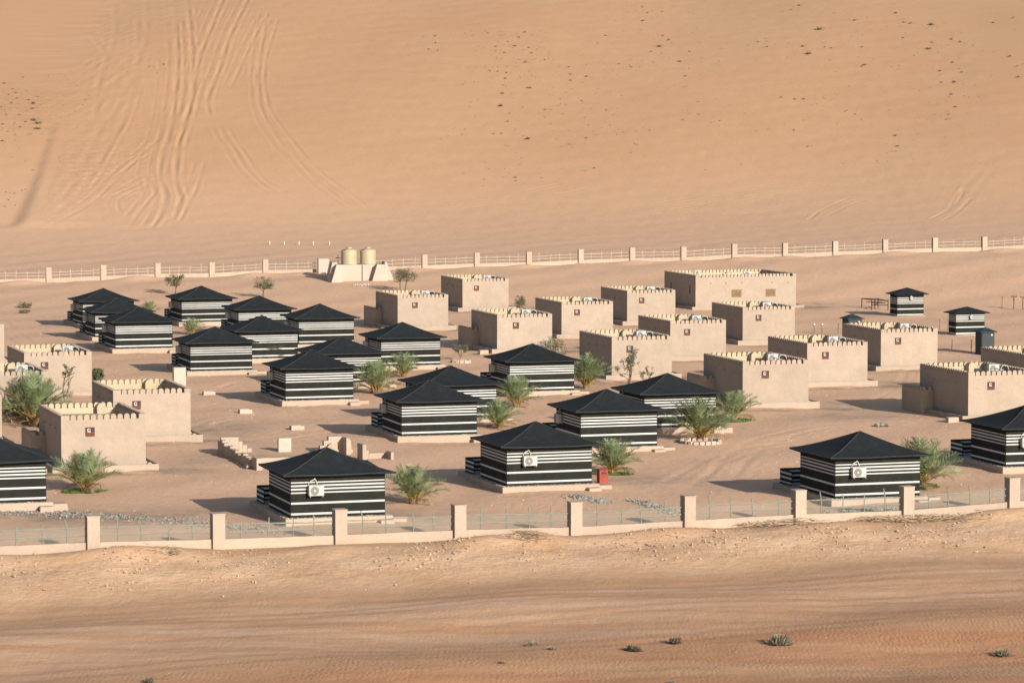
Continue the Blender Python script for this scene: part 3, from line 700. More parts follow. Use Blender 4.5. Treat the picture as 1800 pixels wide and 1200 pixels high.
def tent_roof(W, L, z, rise, over, n=10, flare=1.22, seed=0):
    mb = MB(); cx, cy = W / 2, L / 2
    rg = random.Random(seed); sg = [rg.uniform(.02, .09) for _ in range(4)]; be = [rg.uniform(.03, .10) for _ in range(4)]; ph = [rg.uniform(0, 6.3) for _ in range(4)]
    def pt(s, t):                                     # s: corner index (float 0..4), t: 0 apex .. 1 eave
        k = int(s) % 4; fr = s - int(s)
        c = [(-over, -over), (W + over, -over), (W + over, L + over), (-over, L + over)]
        ex = c[k][0] + (c[(k + 1) % 4][0] - c[k][0]) * fr; ey = c[k][1] + (c[(k + 1) % 4][1] - c[k][1]) * fr
        sag = -sg[k] * math.sin(math.pi * fr) ** .8 * t ** 3 if seed else 0
        belly = -be[k] * math.sin(math.pi * fr) * math.sin(math.pi * t) + (0.018 * math.sin(9 * fr + ph[k]) * t * math.sin(math.pi * fr) if seed else 0)
        pull = 0.05 * math.sin(math.pi * fr) * t ** 4
        return (ex + (cx - ex) * (1 - t) + (cx - ex) * pull * 0.5, ey + (cy - ey) * (1 - t) + (cy - ey) * pull * 0.5, z + rise * (1 - t) ** flare + belly + sag)
    m = 8; vs = []; fs = []
    for k in range(4):
        o = len(vs)
        for i in range(n + 1):
            for j in range(m + 1): vs.append(pt(k + min(j / m, 0.99999), i / n))
        for i in range(n):
            for j in range(m):
                a = o + i * (m + 1) + j; fs.append((a, a + m + 1, a + m + 2, a + 1))
        o = len(vs)                                   # hanging edge
        for j in range(m + 1):
            p = pt(k + min(j / m, 0.99999), 1.0); vs += [p, (p[0], p[1], p[2] - 0.07)]
        for j in range(m): fs.append((o + 2 * j, o + 2 * j + 1, o + 2 * j + 3, o + 2 * j + 2))
    mb.add(vs, fs)
    seam = MB()
    for k in range(4):
        seam.tube([Vector(pt(k, i / n)) + Vector((0, 0, 0.012)) for i in range(n + 1)], 0.016, 4)
        seam.tube([Vector(pt(k + min(j / m, .99999), 1.0)) + Vector((0, 0, 0.004)) for j in range(m + 1)], 0.014, 4)
    return mb, seam
def air_conditioner(parent, loc, rz, hose=True, bracket=True):
    """outdoor unit, back face on the plane y = 0 of its own frame"""
    a = place('air_conditioner', None, parent, loc, rz); a.empty_display_size = .2
    bevel(MB().box(-.40, .40, -.36, -.08, 0, .56).build('casing', 'ac_white', a), 0.02)
    g = MB()
    g.disc(-.10, -.372, .28, .235, .02, 20); g.build('fan_grille', 'fan_grey', a)
    MB().disc(-.10, -.392, .28, .06, .03, 12).build('fan_hub', 'ac_white', a)
    if bracket: MB().box(-.36, -.31, -.40, 0, -.05, -.005).box(.31, .36, -.40, 0, -.05, -.005).box(-.36, -.31, -.05, 0, -.05, .5).box(.31, .36, -.05, 0, -.05, .5).build('bracket', 'ac_grey', a)
    if hose: MB().tube([(-.36, -.12, .5), (-.36, -.1, .66), (-.22, -.06, .78), (-.06, -.05, .84), (-.02, -.02, .9)], 0.03, 6).tube([(-.02, -.02, .9), (.03, -.06, .8), (.1, -.1, .6)], 0.025, 6).build('hose', 'ac_white', a)
    return a
def make_tent(front_ac, seed):
    t = root('striped_tent', (0, 0, 0))
    pl = MB().box(-.38, TW + .35, -.40, TL + 3.3, -.6, PL)
    bevel(pl.build('plinth', 'concrete', t), 0.03)
    bevel(MB().box(TW + .352, TW + 1.15, -.30, .75, -.6, .30).build('step', 'concrete', t), 0.03)
    bevel(MB().box(TW - .45, TW + .30, -.95, -.402, -.6, .24).build('step', 'concrete', t), 0.03)
    gr = MB(); rg = random.Random(11)
    for k in range(110):
        s = rg.random()
        if s < .55: gr.rock(rg.uniform(-.3, TW + .25), rg.uniform(-.34, -.06), PL + .01, rg.uniform(.02, .05), rg)
        else: gr.rock(rg.uniform(-.32, -.06), rg.uniform(-.3, TL + 1), PL + .01, rg.uniform(.02, .05), rg)
    tag(gr.build('plinth_gravel', 'pale_gravel', t), kind='stuff')
    w = MB()
    c = [(0, 0), (TW, 0), (TW, TL), (0, TL)]
    for k in range(4): striped(w, c[k], c[(k + 1) % 4], TH, BANDS, 0.03, PL)
    w.build('wall', ['tent_black', 'tent_white'], t)
    rf, sm = tent_roof(TW, TL, PL + TH - .01, 1.13, 0.50, flare=1.28, seed=seed)
    r = rf.build('roof', 'tent_roof', t, True); sm.build('seam', 'seam', r)
    yb = TL + 3.0; b3 = [(0.10, 0.18), (0.36, 0.47), (0.62, 0.73)]
    for a, b in (((0, yb), (0, TL + 1.25)), ((TW, yb), (0, yb)), ((TW, TL + .2), (TW, yb))):
        s = MB(); striped(s, a, b, 0.86, b3, 0.04, PL); s.build('porch_screen', ['tent_black', 'tent_white'], t)
    if front_ac: air_conditioner(t, (TW * .255, -.032, PL + 1.18), 0)
    else: air_conditioner(t, (-.032, TL - 1.0, PL + 1.25), -math.pi / 2)
    return t
TENT_LABEL = {
 'T1': 'striped front row tent with front air conditioner, left of a lone palm',
 'T2': 'striped tent with front air conditioner standing directly left of the red bin',
 'T3': 'striped tent with front air conditioner at the right, closest to the front fence there',
 'T4': 'striped tent cut off by the right edge of the picture',
 'T5': 'striped tent cut off by the left edge, beside a palm on a grass patch',
 'T6': 'striped tent whose roof overlaps the tent behind it, left of two palms',
 'T7': 'striped tent on a wide pale plinth, right of the low kerb boxes',
 'T8': 'striped tent just behind the upright white pillar near the plastered houses on the left',
 'T9': 'frontmost of the three overlapping striped tents at the far left',
 'T10': 'middle one of the three overlapping striped tents at the far left',
 'T11': 'rearmost of the three overlapping striped tents at the far left',
 'T12': 'rear striped tent with a small acacia tree behind its left corner',
 'T13': 'rear striped tent below the small grey acacia, partly hidden by the tent in front',
 'T14': 'striped tent with a palm before it, largely hidden behind neighbouring roofs',
 'T15': 'rear striped tent with a slim green sapling in front of its striped wall',
 'T16': 'striped tent behind two palms, nearest tent to the first plastered house',
 'T17': 'striped tent showing mostly its roof between other tents, behind a palm',
 'T18': 'striped tent with a palm at its right corner, in front of the plastered houses',
 'T19': 'striped tent mostly hidden behind a nearer tent roof, beside two palms',
 'T20': 'striped tent with pale step block, behind the tent by the red bin',
 'T21': 'striped tent behind the palm ringed with white stones'}
proto = {}
TENT_OBJ = {}
for k, (x, y) in LAYOUT['TENTS'].items():
    fa = k in ('T1', 'T2', 'T3', 'T4', 'T5')
    key = (fa, int(k[1:]) if fa else int(k[1:]) % 4)
    if key in proto: t = copy_tree(proto[key])
    else: t = proto[key] = make_tent(fa, 1 + len(proto))
    t.location = (x, y, gz(x, y)); t.rotation_euler = (0, 0, PHI + rng.uniform(-.018, .018)); t.scale = (1, 1, rng.uniform(.98, 1.02))
    tag(t, TENT_LABEL[k], 'tent', 'black and white striped guest tents'); TENT_OBJ[k] = t

def small_cabin(name, L4, label, cat, wall_mats, bands, roof_mat, over, rise, lampy, group):
    x, y, W, L, H = L4
    t = root(name, (x, y, gz(x, y)), PHI, label=label, cat=cat, group=group)
    w = MB(); c = [(0, 0), (W, 0), (W, L), (0, L)]
    for k in range(4): striped(w, c[k], c[(k + 1) % 4], H, bands, 0.04, -.05)
    w.build('wall', wall_mats, t)
    rf, sm = tent_roof(W, L, H - .06, rise, over, flare=1.0)
    r = rf.build('roof', roof_mat, t, True)
    bevel(MB().box(-.12, W + .12, -.14, L + .12, -.4, .03).build('base_slab', 'concrete', t), .02)
    if lampy: MB().box(W * .5 - .12, W * .5 + .12, -.30, -.045, H - .62, H - .30).tube([(W * .5, -.05, H - .3), (W * .5, -.2, H - .15), (W * .5, -.22, H - .3)], .03, 5).build('wall_lamp', 'ac_grey', t)
    else: MB().disc(W * .78, -.10, H - .35, .09, .06, 12).build('wall_lamp', 'globe', t)
    return t
sb = [(a * 1.03, b * 1.03) for a, b in BANDS]
small_cabin('striped_cabin', LAYOUT['S1'], 'small striped cabin beside the dark metal trestle near the far fence', 'cabin', ['tent_black', 'tent_white'], sb, 'tent_roof', .42, .62, True, 'small striped cabins')
small_cabin('striped_cabin', LAYOUT['S2'], 'small striped cabin partly hidden by the tall dark booth', 'cabin', ['tent_black', 'tent_white'], sb, 'tent_roof', .42, .55, True, 'small striped cabins')
small_cabin('dark_booth', LAYOUT['H2'], 'tall dark green booth standing in front of the small striped cabin', 'booth', ['booth_green'] * 2, [], 'booth_green', .22, .36, False, 'dark booths')
small_cabin('dark_booth', LAYOUT['H1'], 'dark green booth whose top shows above a plastered house roof', 'booth', ['booth_green'] * 2, [], 'booth_green', .22, .40, False, 'dark booths')

# ------------------------------------------------------------------ plastered houses
def merlon_mesh(w, h, t):
    prof = [(-w / 2, 0), (w / 2, 0)] + [(w / 2 * math.cos(a), h - w / 2 * .85 + w / 2 * .85 * math.sin(a)) for a in [math.pi * j / 6 for j in range(7)]]
    return MB().prism(prof, 'y', 0, t)
mer_me = merlon_mesh(.315, .32, .20).data('merlon', 'house_plaster')
mer_in = merlon_mesh(.315, .32, .20).data('merlon', 'roof_plaster')
def parapet(parent, W, L, z, corner=.5, pitch=.405):
    """corner blocks plus one object per merlon along the four walls"""
    T = .20; par = place('parapet', None, parent, (0, 0, 0)); par.empty_display_size = .2
    for cx, cy, sx, sy, cl in ((0, 0, 1, 1, corner), (W, 0, -1, 1, corner * .8), (0, L, 1, -1, corner), (W, L, -1, -1, corner)):
        pr_ = [(cx, cy), (cx + sx * cl, cy), (cx + sx * cl, cy + sy * T), (cx + sx * T, cy + sy * T), (cx + sx * T, cy + sy * corner), (cx, cy + sy * corner)]
        MB().prism(pr_ if sx * sy > 0 else pr_[::-1], 'z', z, z + .27).build('corner_block', 'house_plaster', par)
    for ln, mm, f in ((W, mer_me, lambda s: ((s, 0, z), 0)), (W, mer_in, lambda s: ((s, L - T, z), 0)), (L, mer_me, lambda s: ((T, s, z), math.pi / 2)), (L, mer_me, lambda s: ((W, s, z), math.pi / 2))):
        n = int((ln - 2 * corner) / pitch); a = (ln - n * pitch) / 2 + pitch / 2
        for k in range(n):
            loc, rz = f(a + k * pitch); place('merlon', mm, par, loc, rz)
    return par
def house_shell(parent, W, L, H):
    w = MB(); T = .20
    w.ring(0, W, 0, L, T, -.6, H - .27)
    w.build('wall', 'house_plaster', parent)
    MB().box(T + .002, W - T - .002, T + .002, L - T - .002, H - .75, H - .62).build('roof', 'roof_plaster', parent)
    MB().ring(T + .003, W - T - .003, T + .003, L - T - .003, .03, H - .618, H - .274).build('parapet_lining', 'roof_plaster', parent)
    parapet(parent, W, L, H - .27)
def spouts(parent, pts):
    for (x, y, z, dx, dy) in pts: MB().tube([(x, y, z), (x + dx * .6, y + dy * .6, z - .03)], .045, 6).build('water_spout', 'house_plaster', parent)
def window_unit(parent, x, z):
    w = place('window', None, parent, (x, 0, z), None, .84); w.empty_display_size = .2
    MB().box(-.33, .33, -.035, .02, -.30, -.02).build('shutter', 'window_red', w)
    fr = MB().box(-.33, -.29, -.05, .02, -.018, .36).box(.29, .33, -.05, .02, -.018, .36).box(-.288, .288, -.05, .02, .32, .36).build('frame', 'window_red', w)
    MB().box(-.288, .288, -.012, .02, -.018, .318).build('recess', 'window_dark', w)
    b = MB().disc(-.10, -.10, .16, .125, .085, 16).box(-.20, .04, -.075, -.014, .0, .05)
    b.build('extractor_fan', 'ac_white', w)
    MB().disc(-.08, -.112, .16, .07, .01, 12).build('fan_hub', 'window_dark', w)
def roof_kit(parent, W, L, z, bare=False):
    arch = [(-.28, 0), (.28, 0)] + [(.28 * math.cos(q), .40 + .26 * math.sin(q)) for q in [math.pi * j / 8 for j in range(9)]]
    o = MB().prism(arch, 'y', 0, .5).build('roof_vent', 'roof_plaster', parent); o.location = (W * .74, L - .78, z)
    if bare: return
    air_conditioner(parent, (W * .80, L * .60, z), R(-4), hose=False, bracket=False).scale = (1.0, 1.6, 1.35)
    ring = [(W * .87 + .30 * math.cos(q), L * .42, z + .46 + .30 * math.sin(q)) for q in [2 * math.pi * j / 16 for j in range(17)]]
    MB().tube(ring, .03, 6).tube([(W * .80, L * .5, z + .2), (W * .83, L * .46, z + .5), (W * .87, L * .42, z + .2)], .03, 5).build('hose', 'ac_white', parent)
    MB().box(W * .86, W * .86 + .42, L * .50, L * .50 + .4, z, z + .42).build('pump_box', 'fan_grey', parent)
    MB().box(W * .66, W * .66 + .45, L * .72, L * .72 + .35, z, z + .34).build('vent_box', 'roof_plaster', parent)
HW, HL, HH = 5.1, 8.0, 3.45
def make_house(annex, steps, bare=False):
    h = root('plastered_house', (0, 0, 0))
    house_shell(h, HW, HL, HH)
    g = MB().ring(-.62, HW + .72, -.42, HL + .6, .14, -.6, .44)
    bevel(g.build('planter', 'house_plaster', h), .02)
    MB().ring(-.48, HW + .58, -.28, HL + .46, .27, -.2, .30).build('planter_soil', 'gravel_stone', h)
    rg = random.Random(4); st = MB()
    for k in range(120):
        q = rg.random()
        if q < .4: st.rock(rg.uniform(-.44, -.06), rg.uniform(-.2, HL), .32, rg.uniform(.05, .12), rg)
        elif q < .7: st.rock(rg.uniform(0, HW + .4), rg.uniform(-.25, -.06), .32, rg.uniform(.04, .09), rg)
        else: st.rock(rg.uniform(HW + .06, HW + .5), rg.uniform(-.2, HL), .32, rg.uniform(.05, .12), rg)
    tag(st.build('planter_stones', 'pale_gravel', h), kind='stuff')
    window_unit(h, HW * .30 if not annex else HW * .34, HH - 1.02)
    roof_kit(h, HW, HL, HH - .62, bare)
    spouts(h, [(0, HL * q, HH - .85, -.22, 0) for q in (.22, .45, .68)])
    if annex:
        a = MB(); a.ring(-.95, -.004, HL - 2.3, HL + 1.0, .16, -.6, 1.75)
        an = a.build('entrance_wall', 'house_plaster', h)
        am = merlon_mesh(.26, .24, .16).data('merlon', 'house_plaster')
        for k in range(8): place('merlon', am, an, (-.79, HL - 2.05 + k * .41, 1.75), math.pi / 2)
        for x in (-.72, -.28): place('merlon', am, an, (x, HL - 2.3, 1.75), 0)
    if steps:
        bevel(MB().box(-1.75, -.95, -.55, .0, -.5, .38).build('step', 'concrete', h), .03)
    return h
HOUSE_LABEL = {
 'A': 'plastered house with crenellated roof nearest the water tanks', 'B': 'rear plastered house next to the one nearest the water tanks, farther from the camera',
 'C': 'plastered house with low entrance wall behind the tent with corner palm', 'D': 'plastered house in the second row, behind the one with bare thorn trees',
 'E': 'rear plastered house just left of the large two window building', 'F': 'plastered house third from the front in the middle group, below the large building',
 'G': 'plastered house with thin thorny trees against its sunlit wall beside a palm', 'H': 'plastered house with two palms at its left corner, foremost of the right group',
 'I': 'plastered house directly behind and right of the one with two palms at its corner', 'J': 'plastered house standing in front of the large two window building',
 'K': 'plastered house below the dark booth and small striped cabin', 'Lh': 'plastered house on the right with two slender trees in front and a lower entrance wall',
 'M': 'plastered house cut off at the right edge, behind the one with slender trees', 'O': 'foremost plastered house on the left, with a palm on a grass patch before it',
 'P': 'plastered house on the left just behind the foremost one, next to the pale upright pillar', 'Q': 'plastered house at the left edge behind the big palm, with air conditioners on its roof',
 'R': 'plastered house at the left edge whose wall is half covered by the big palm', 'U': 'plastered house of which only a sliver shows at the upper left edge',
 'V': 'plastered house of which only a sliver shows at the lower left edge'}
with_annex = {'A', 'C', 'H', 'Lh', 'O'}
hp = {}
for k, v in LAYOUT['HOUSES'].items():
    if k == 'N': continue
    key = (k in with_annex, k in ('O', 'P'))
    h = copy_tree(hp[key]) if key in hp else make_house(key[0], key[0], key[1])
    hp.setdefault(key, h)
    h.location = (v[0], v[1], gz(v[0], v[1])); h.rotation_euler = (0, 0, PHI + rng.uniform(-.008, .008))
    tag(h, HOUSE_LABEL[k], 'house', 'small plastered houses with crenellated roofs')
# the large house at the back
x, y, NW, NL, NH = LAYOUT['HOUSES']['N']
NH = 3.75; NL = 9.6
nh = root('plastered_house', (x, y, gz(x, y)), PHI, label='large wide plastered house with two wooden lattice windows at the back', cat='house')
house_shell(nh, NW, NL, NH)
bevel(MB().ring(-.5, NW + .8, -.35, NL + .5, .14, -.6, .40).build('planter', 'house_plaster', nh), .02)
MB().ring(-.36, NW + .66, -.21, NL + .36, .2, -.2, .28).build('planter_soil', 'gravel_stone', nh)
for wx in (NW * .405, NW * .745):
    w = MB().box(wx - .55, wx + .55, -.06, .05, 1.35, 1.43).box(wx - .55, wx + .55, -.06, .05, 2.07, 2.15).box(wx - .55, wx - .47, -.06, .05, 1.432, 2.068).box(wx + .47, wx + .55, -.06, .05, 1.432, 2.068).build('window', 'lattice_wood', nh)
    MB().box(wx - .468, wx + .468, -.015, .05, 1.432, 2.068).build('window_back', 'window_dark', w)
    la = MB()
    for j in range(6): la.box(wx - .44 + j * .16, wx - .36 + j * .16, -.045, -.017, 1.434, 2.066)
    for j in range(4): la.box(wx - .466, wx + .466, -.056, -.0455, 1.46 + j * .16, 1.53 + j * .16)
    la.build('lattice', 'lattice_wood', w)
for q in (.18, .78): MB().box(-.03, .05, NL * q - .12, NL * q + .12, 1.7, 2.6).build('slit_window', 'window_dark', nh)
spouts(nh, [(NW * q, 0, NH - .85, 0, -.22) for q in (.15, .3, .46, .76, .92)])
air_conditioner(nh, (NW * .16, NL * .55, NH - .62), R(40), False, False).scale = (1.2, 1.2, 1.6)
air_conditioner(nh, (NW * .40, NL * .35, NH - .62), R(10), False, False).scale = (1.1, 1.1, 1.0)
air_conditioner(nh, (NW * .66, NL * .45, NH - .62), R(-10), False, False).scale = (1.2, 1.2, 1.3)
MB().box(NW * .5, NW * .5 + .7, NL * .6, NL * .6 + .5, NH - .62, NH - .1).build('vent_box', 'roof_plaster', nh)

# ------------------------------------------------------------------ date palms
def frond_mesh(seed, droop, dead=False):
    rg = random.Random(seed); mb = MB()
    n = 12; pts = []
    x = z = 0.0; ang = 0.0
    for k in range(n + 1):
        pts.append(Vector((x, 0.03 * math.sin(k * .5 + seed), z))); ang = -droop * (k / n) ** 1.6
        x += math.cos(ang) / n; z += math.sin(ang) / n
    mb.tube(pts, [0.013 * (1 - .85 * k / n) for k in range(n + 1)], 4, 1)
    m = 30
    for k in range(m):
        t = 0.26 + 0.73 * k / (m - 1); f = t * n; i = min(int(f), n - 1); p = pts[i].lerp(pts[i + 1], f - i); d = (pts[i + 1] - pts[i]).normalized()
        up = Vector((-d.z, 0, d.x))
        ll = 0.27 * (0.35 + 0.65 * math.sin(math.pi * min(1, (t - .12) / .95)) ** .8) * rg.uniform(.8, 1.15) * (1.0 if t < .85 else 1.0 - (t - .85) * 2.6)
        for sgn in (-1, 1):
            a = rg.uniform(.62, 1.05); v = rg.uniform(-.1, .5)
            dr = (d * math.cos(a) + Vector((0, sgn, 0)) * math.sin(a) + up * v).normalized()
            wv = d * 0.0085
            tip = p + dr * ll + Vector((0, 0, -ll * rg.uniform(.0, .25)))
            md = p + dr * ll * .5
            mb.add([p - wv, p + wv, md + wv * 1.1, tip, md - wv * 1.1], [(0, 1, 2, 4), (4, 2, 3)], 0)
    return mb.data('frond', ['frond_dead' if dead else 'frond', 'stalk'])
fronds = [frond_mesh(s, dr) for s, dr in ((1, .30), (2, .55), (3, .85), (4, 1.15), (5, .45))]
dead_frond = frond_mesh(9, 1.3, True)
def stub_mesh(seed):
    rg = random.Random(seed); mb = MB()
    mb.lathe([(.20, -.15), (.24, .05), (.21, .3), (.13, .5), (.03, .58)], sides=9, mi=1)
    for k in range(46):
        a = k * 2.4 + rg.uniform(-.2, .2); z = .02 + .5 * k / 46; r = .18 * (1 - .4 * k / 46); t = rg.uniform(.25, .5); ou = rg.uniform(.12, .3)
        mb.tube([(r * math.cos(a), r * math.sin(a), z), ((r + ou) * math.cos(a), (r + ou) * math.sin(a), z + t)], [.035, .012], 4)
    return mb.data('stem', ['stalk', 'bark'])
stubs = [stub_mesh(s) for s in (1, 2, 3)]
PALM_LABEL = ['date palm on a small green grass patch before the foremost left plastered house', 'big dense date palm at the left edge between the plastered houses',
 'date palm standing alone right of the front row tent near the fence', 'date palm right of the tent in the middle, front one of two', 'date palm in front of the striped tent wall, rear one of two',
 'date palm between a striped tent and the shaded wall of a plastered house', 'date palm beside the red bin', 'tall date palm ringed with white stones', 'date palm at the corner of the plastered house, behind the stone ringed palm',
 'yellow stemmed date palm partly hidden behind the right hand tent', 'date palm between the tents left of centre, front one of a pair', 'date palm left of centre, rear one of a pair before a striped wall',
 'date palm before the hidden striped tent among the rear left tents', 'small date palm between the rear left tents', 'small pale date palm behind the three overlapping tents']
for k, (x, y, hh, ww) in enumerate(LAYOUT['PALMS']):
    rg = random.Random(50 + k)
    p = root('date_palm', (x, y, gz(x, y)), rg.uniform(0, 6.28), label=PALM_LABEL[k], cat='palm', group='young date palms around the camp')
    s = hh / 2.4
    place('stem', stubs[k % 3], p, (0, 0, 0), None, (s * 1.0, s * 1.0, s * 1.0))
    nf = 38 if k < 11 else 30
    for j in range(rg.randint(2, 6)):                  # withered lower fronds
        az = rg.uniform(0, 6.28); ln = hh * rg.uniform(.45, .7)
        o = place('frond', dead_frond, p, (.1 * s * math.cos(az), .1 * s * math.sin(az), .2 * s)); o.rotation_euler = (rg.uniform(-.4, .4), -R(rg.uniform(8, 34)), az); o.scale = (ln, ln, ln)
    for j in range(nf):
        q = j / (nf - 1)
        el = R(84 - 47 * q + rg.uniform(-8, 8)); az = j * 2.39996 + rg.uniform(-.25, .25)
        ln = hh * (.80 + (.10 if q > .5 else 0) * (ww / hh > 1.2)) * rg.uniform(.85, 1.08)
        me = fronds[min(4, int(q * 2.9 + rg.uniform(-.4, .9)))] if q < .95 else fronds[3]
        o = place('frond', me, p, (.08 * s * math.cos(az), .08 * s * math.sin(az), (.30 - .18 * q) * s))
        o.rotation_mode = 'QUATERNION'
        o.rotation_quaternion = Matrix.Rotation(az, 3, 'Z').to_quaternion() @ Matrix.Rotation(-el, 3, 'Y').to_quaternion() @ Matrix.Rotation(rg.uniform(-.5, .5), 3, 'X').to_quaternion()
        o.scale = (ln, ln * rg.uniform(.85, 1.1), ln)
    if k in (0, 6, 8, 9):
        g = MB()
        for _ in range(900):
            a = rg.uniform(0, 6.28); r = 1.35 * math.sqrt(rg.random()); bx, by = r * math.cos(a), r * math.sin(a) * .8; t = rg.uniform(.07, .2); b2 = rg.uniform(0, 6.28)
            g.add([(bx, by, -.05), (bx + .05 * math.cos(b2), by + .05 * math.sin(b2), -.05), (bx + rg.uniform(-.06, .06), by + rg.uniform(-.06, .06), t)], [(0, 1, 2)])
        tag(g.build('grass_patch', 'lawn', p), kind='stuff')

# ------------------------------------------------------------------ small trees and shrubs
def tree_meshes(seed, h, w, leaves, umbrella=.5, stems=1, leafsize=.07, form='tips'):
    rg = random.Random(seed); wood = MB(); leaf = MB(); tips = []
    def grow(p, d, ln, r, lev):
        n = 4; pts = [p]; dd = d.copy()
        for k in range(n):
            dd = (dd + Vector((rg.uniform(-.3, .3), rg.uniform(-.3, .3), rg.uniform(-.1, .18)))).normalized(); pts.append(pts[-1] + dd * ln / n)
        wood.tube(pts, [r * (1 - .45 * k / n) for k in range(n + 1)], 5 if lev < 2 else 3)
        if lev >= 2: tips.extend(pts[1:])
        if lev < 4:
            for k in range(rg.choice((2, 3, 3)) if lev else 4):
                a = rg.uniform(0, 6.28); sp = rg.uniform(.5, 1.0) * (1 + umbrella * .5)
                nd = (dd + Vector((math.cos(a), math.sin(a), 0)) * sp * w / h * 1.2 + Vector((0, 0, .15 - umbrella * .2))).normalized()
                grow(pts[rg.choice((2, 3, 4, 4))], nd, ln * rg.uniform(.5, .72), r * .5, lev + 1)
    for s_ in range(stems):
        grow(Vector((rg.uniform(-.1, .1) * (stems - 1), rg.uniform(-.1, .1) * (stems - 1), -.1)), Vector((rg.uniform(-.25, .25), rg.uniform(-.2, .2), 1)), .42, .022, 0)
    xs = [v[0] for v in wood.v]; zs = [v[2] for v in wood.v]
    sx = w / max(.01, max(xs) - min(xs)); sz = h / max(zs)
    clumps = []
    while len(clumps) < 26:
        q = Vector((rg.uniform(-1, 1), rg.uniform(-1, 1), rg.uniform(0, 1)))
        if q.x ** 2 + q.y ** 2 + (q.z - .4) ** 2 * 2.6 < 1: clumps.append(q)
    for _ in range(leaves):
        t = rg.choice(tips); c = Vector((t.x * sx, t.y * sx, t.z * sz)) + Vector((rg.gauss(0, .06), rg.gauss(0, .06), rg.gauss(0, .05))) * w * .7
        if form != 'tips' and rg.random() < (.85 if form == 'bush' else .55):
            lo, top = (0.0, 1.0) if form == 'bush' else (.42, 1.0)
            cl_ = clumps[rg.randrange(len(clumps))]; d = Vector((rg.gauss(0, 1), rg.gauss(0, 1), rg.gauss(0, 1))) * .15
            q = cl_ + d
            c = Vector((q.x * w * .5, q.y * w * .5, h * (lo + (top - lo) * min(1.0, max(0.02, q.z)))))
        a = Vector((rg.uniform(-1, 1), rg.uniform(-1, 1), rg.uniform(-1, 1))).normalized(); b = a.cross(Vector((rg.uniform(-1, 1), rg.uniform(-1, 1), .5))).normalized()
        s_ = leafsize * rg.uniform(.5, 1.2); leaf.add([c - a * s_, c + b * s_ * .4, c + a * s_, c - b * s_ * .4], [(0, 1, 2, 3)])
    wood.v = [(a * sx, b * sx, c * sz) for a, b, c in wood.v]
    return wood, leaf
TREES = [ # (label, name, category, leaves, umbrella, stems, leaf material)
 ('small round acacia tree behind the rear left tents', 'acacia_tree', 'tree', 900, .5, 1, 'leaf_grey'),
 ('small grey acacia tree leaning right of the rear left tents', 'acacia_tree', 'tree', 800, .5, 1, 'leaf_grey'),
 ('flat topped thorn tree right of the water tank base', 'acacia_tree', 'tree', 1000, 1.0, 2, 'leaf_grey'),
 ('low grey green shrub on open sand at the far left, rear one', 'desert_shrub', 'shrub', 350, .3, 3, 'leaf_grey'),
 ('low grey green shrub on open sand at the far left, front one', 'desert_shrub', 'shrub', 250, .3, 3, 'leaf_grey'),
 ('round shrub between two rear plastered houses', 'desert_shrub', 'shrub', 500, .3, 3, 'leaf_grey'),
 ('slim green sapling in front of a striped tent wall', 'sapling', 'tree', 420, .1, 1, 'leaf'),
 ('small sapling ringed with stones between a tent and plastered house', 'sapling', 'tree', 380, .5, 1, 'leaf_grey'),
 ('loose green shrub left of the shaded plastered house with thorn trees', 'desert_shrub', 'shrub', 500, .5, 2, 'leaf'),
 ('tall thin thorn tree against the sunlit wall beside a palm', 'thorn_tree', 'tree', 420, .3, 2, 'leaf_grey'),
 ('short sparse thorn tree right of the taller one on the sunlit wall', 'thorn_tree', 'tree', 150, .4, 2, 'leaf_grey'),
 ('slender brownish tree nearest the wall corner on the right', 'thorn_tree', 'tree', 260, .3, 1, 'leaf_grey'),
 ('slender tree with green crown in front of the right plastered house', 'thorn_tree', 'tree', 620, .5, 1, 'leaf'),
 ('rounded dark green bush beside the left plastered house wall', 'green_bush', 'shrub', 1100, .3, 4, 'leaf'),
 ('thin sparse sapling against a sunlit wall right of the big palm', 'sapling', 'tree', 200, .1, 1, 'leaf_grey')]
for k, ((x, y, hh, ww), (lb, nm, cat, lv, um, stm, lm)) in enumerate(zip(LAYOUT['TREES'], TREES)):
    wood, leaf = tree_meshes(200 + k, hh, ww, int(lv * 1.8), um, stm, .075 + .012 * (hh / 2), 'bush' if cat == 'shrub' else 'crown' if nm == 'acacia_tree' else 'tips')
    t = root(nm, (x, y, gz(x, y)), 0, label=lb, cat=cat)
    wood.build('trunk', 'bark', t); leaf.build('crown', lm, t)
def shrub_mesh(seed, n, mat, flat=.5):
    rg = random.Random(seed); mb = MB()
    for k in range(n):
        a = rg.uniform(0, 6.28); e = math.acos(rg.uniform(.05, .98)); ln = rg.uniform(.55, 1.0) * .5
        d = Vector((math.sin(e) * math.cos(a), math.sin(e) * math.sin(a), math.cos(e) * flat * 2)); b = Vector((rg.uniform(-.16, .16), rg.uniform(-.16, .16), -.03))
        s = Vector((-math.sin(a), math.cos(a), rg.uniform(-.5, .5))) * .018; m = b + d * ln * .6 + Vector((rg.uniform(-.05, .05), rg.uniform(-.05, .05), 0)); tip = b + d * ln
        mb.add([b - s, b + s, m + s * 1.5, tip, m - s * 1.5], [(0, 1, 2, 4), (4, 2, 3)])
    return mb.data('shrub', mat)
sm_big = [shrub_mesh(s, 420, 'shrub_dry', .42) for s in (1, 2)] + [shrub_mesh(3, 200, 'shrub_grey', .4)]
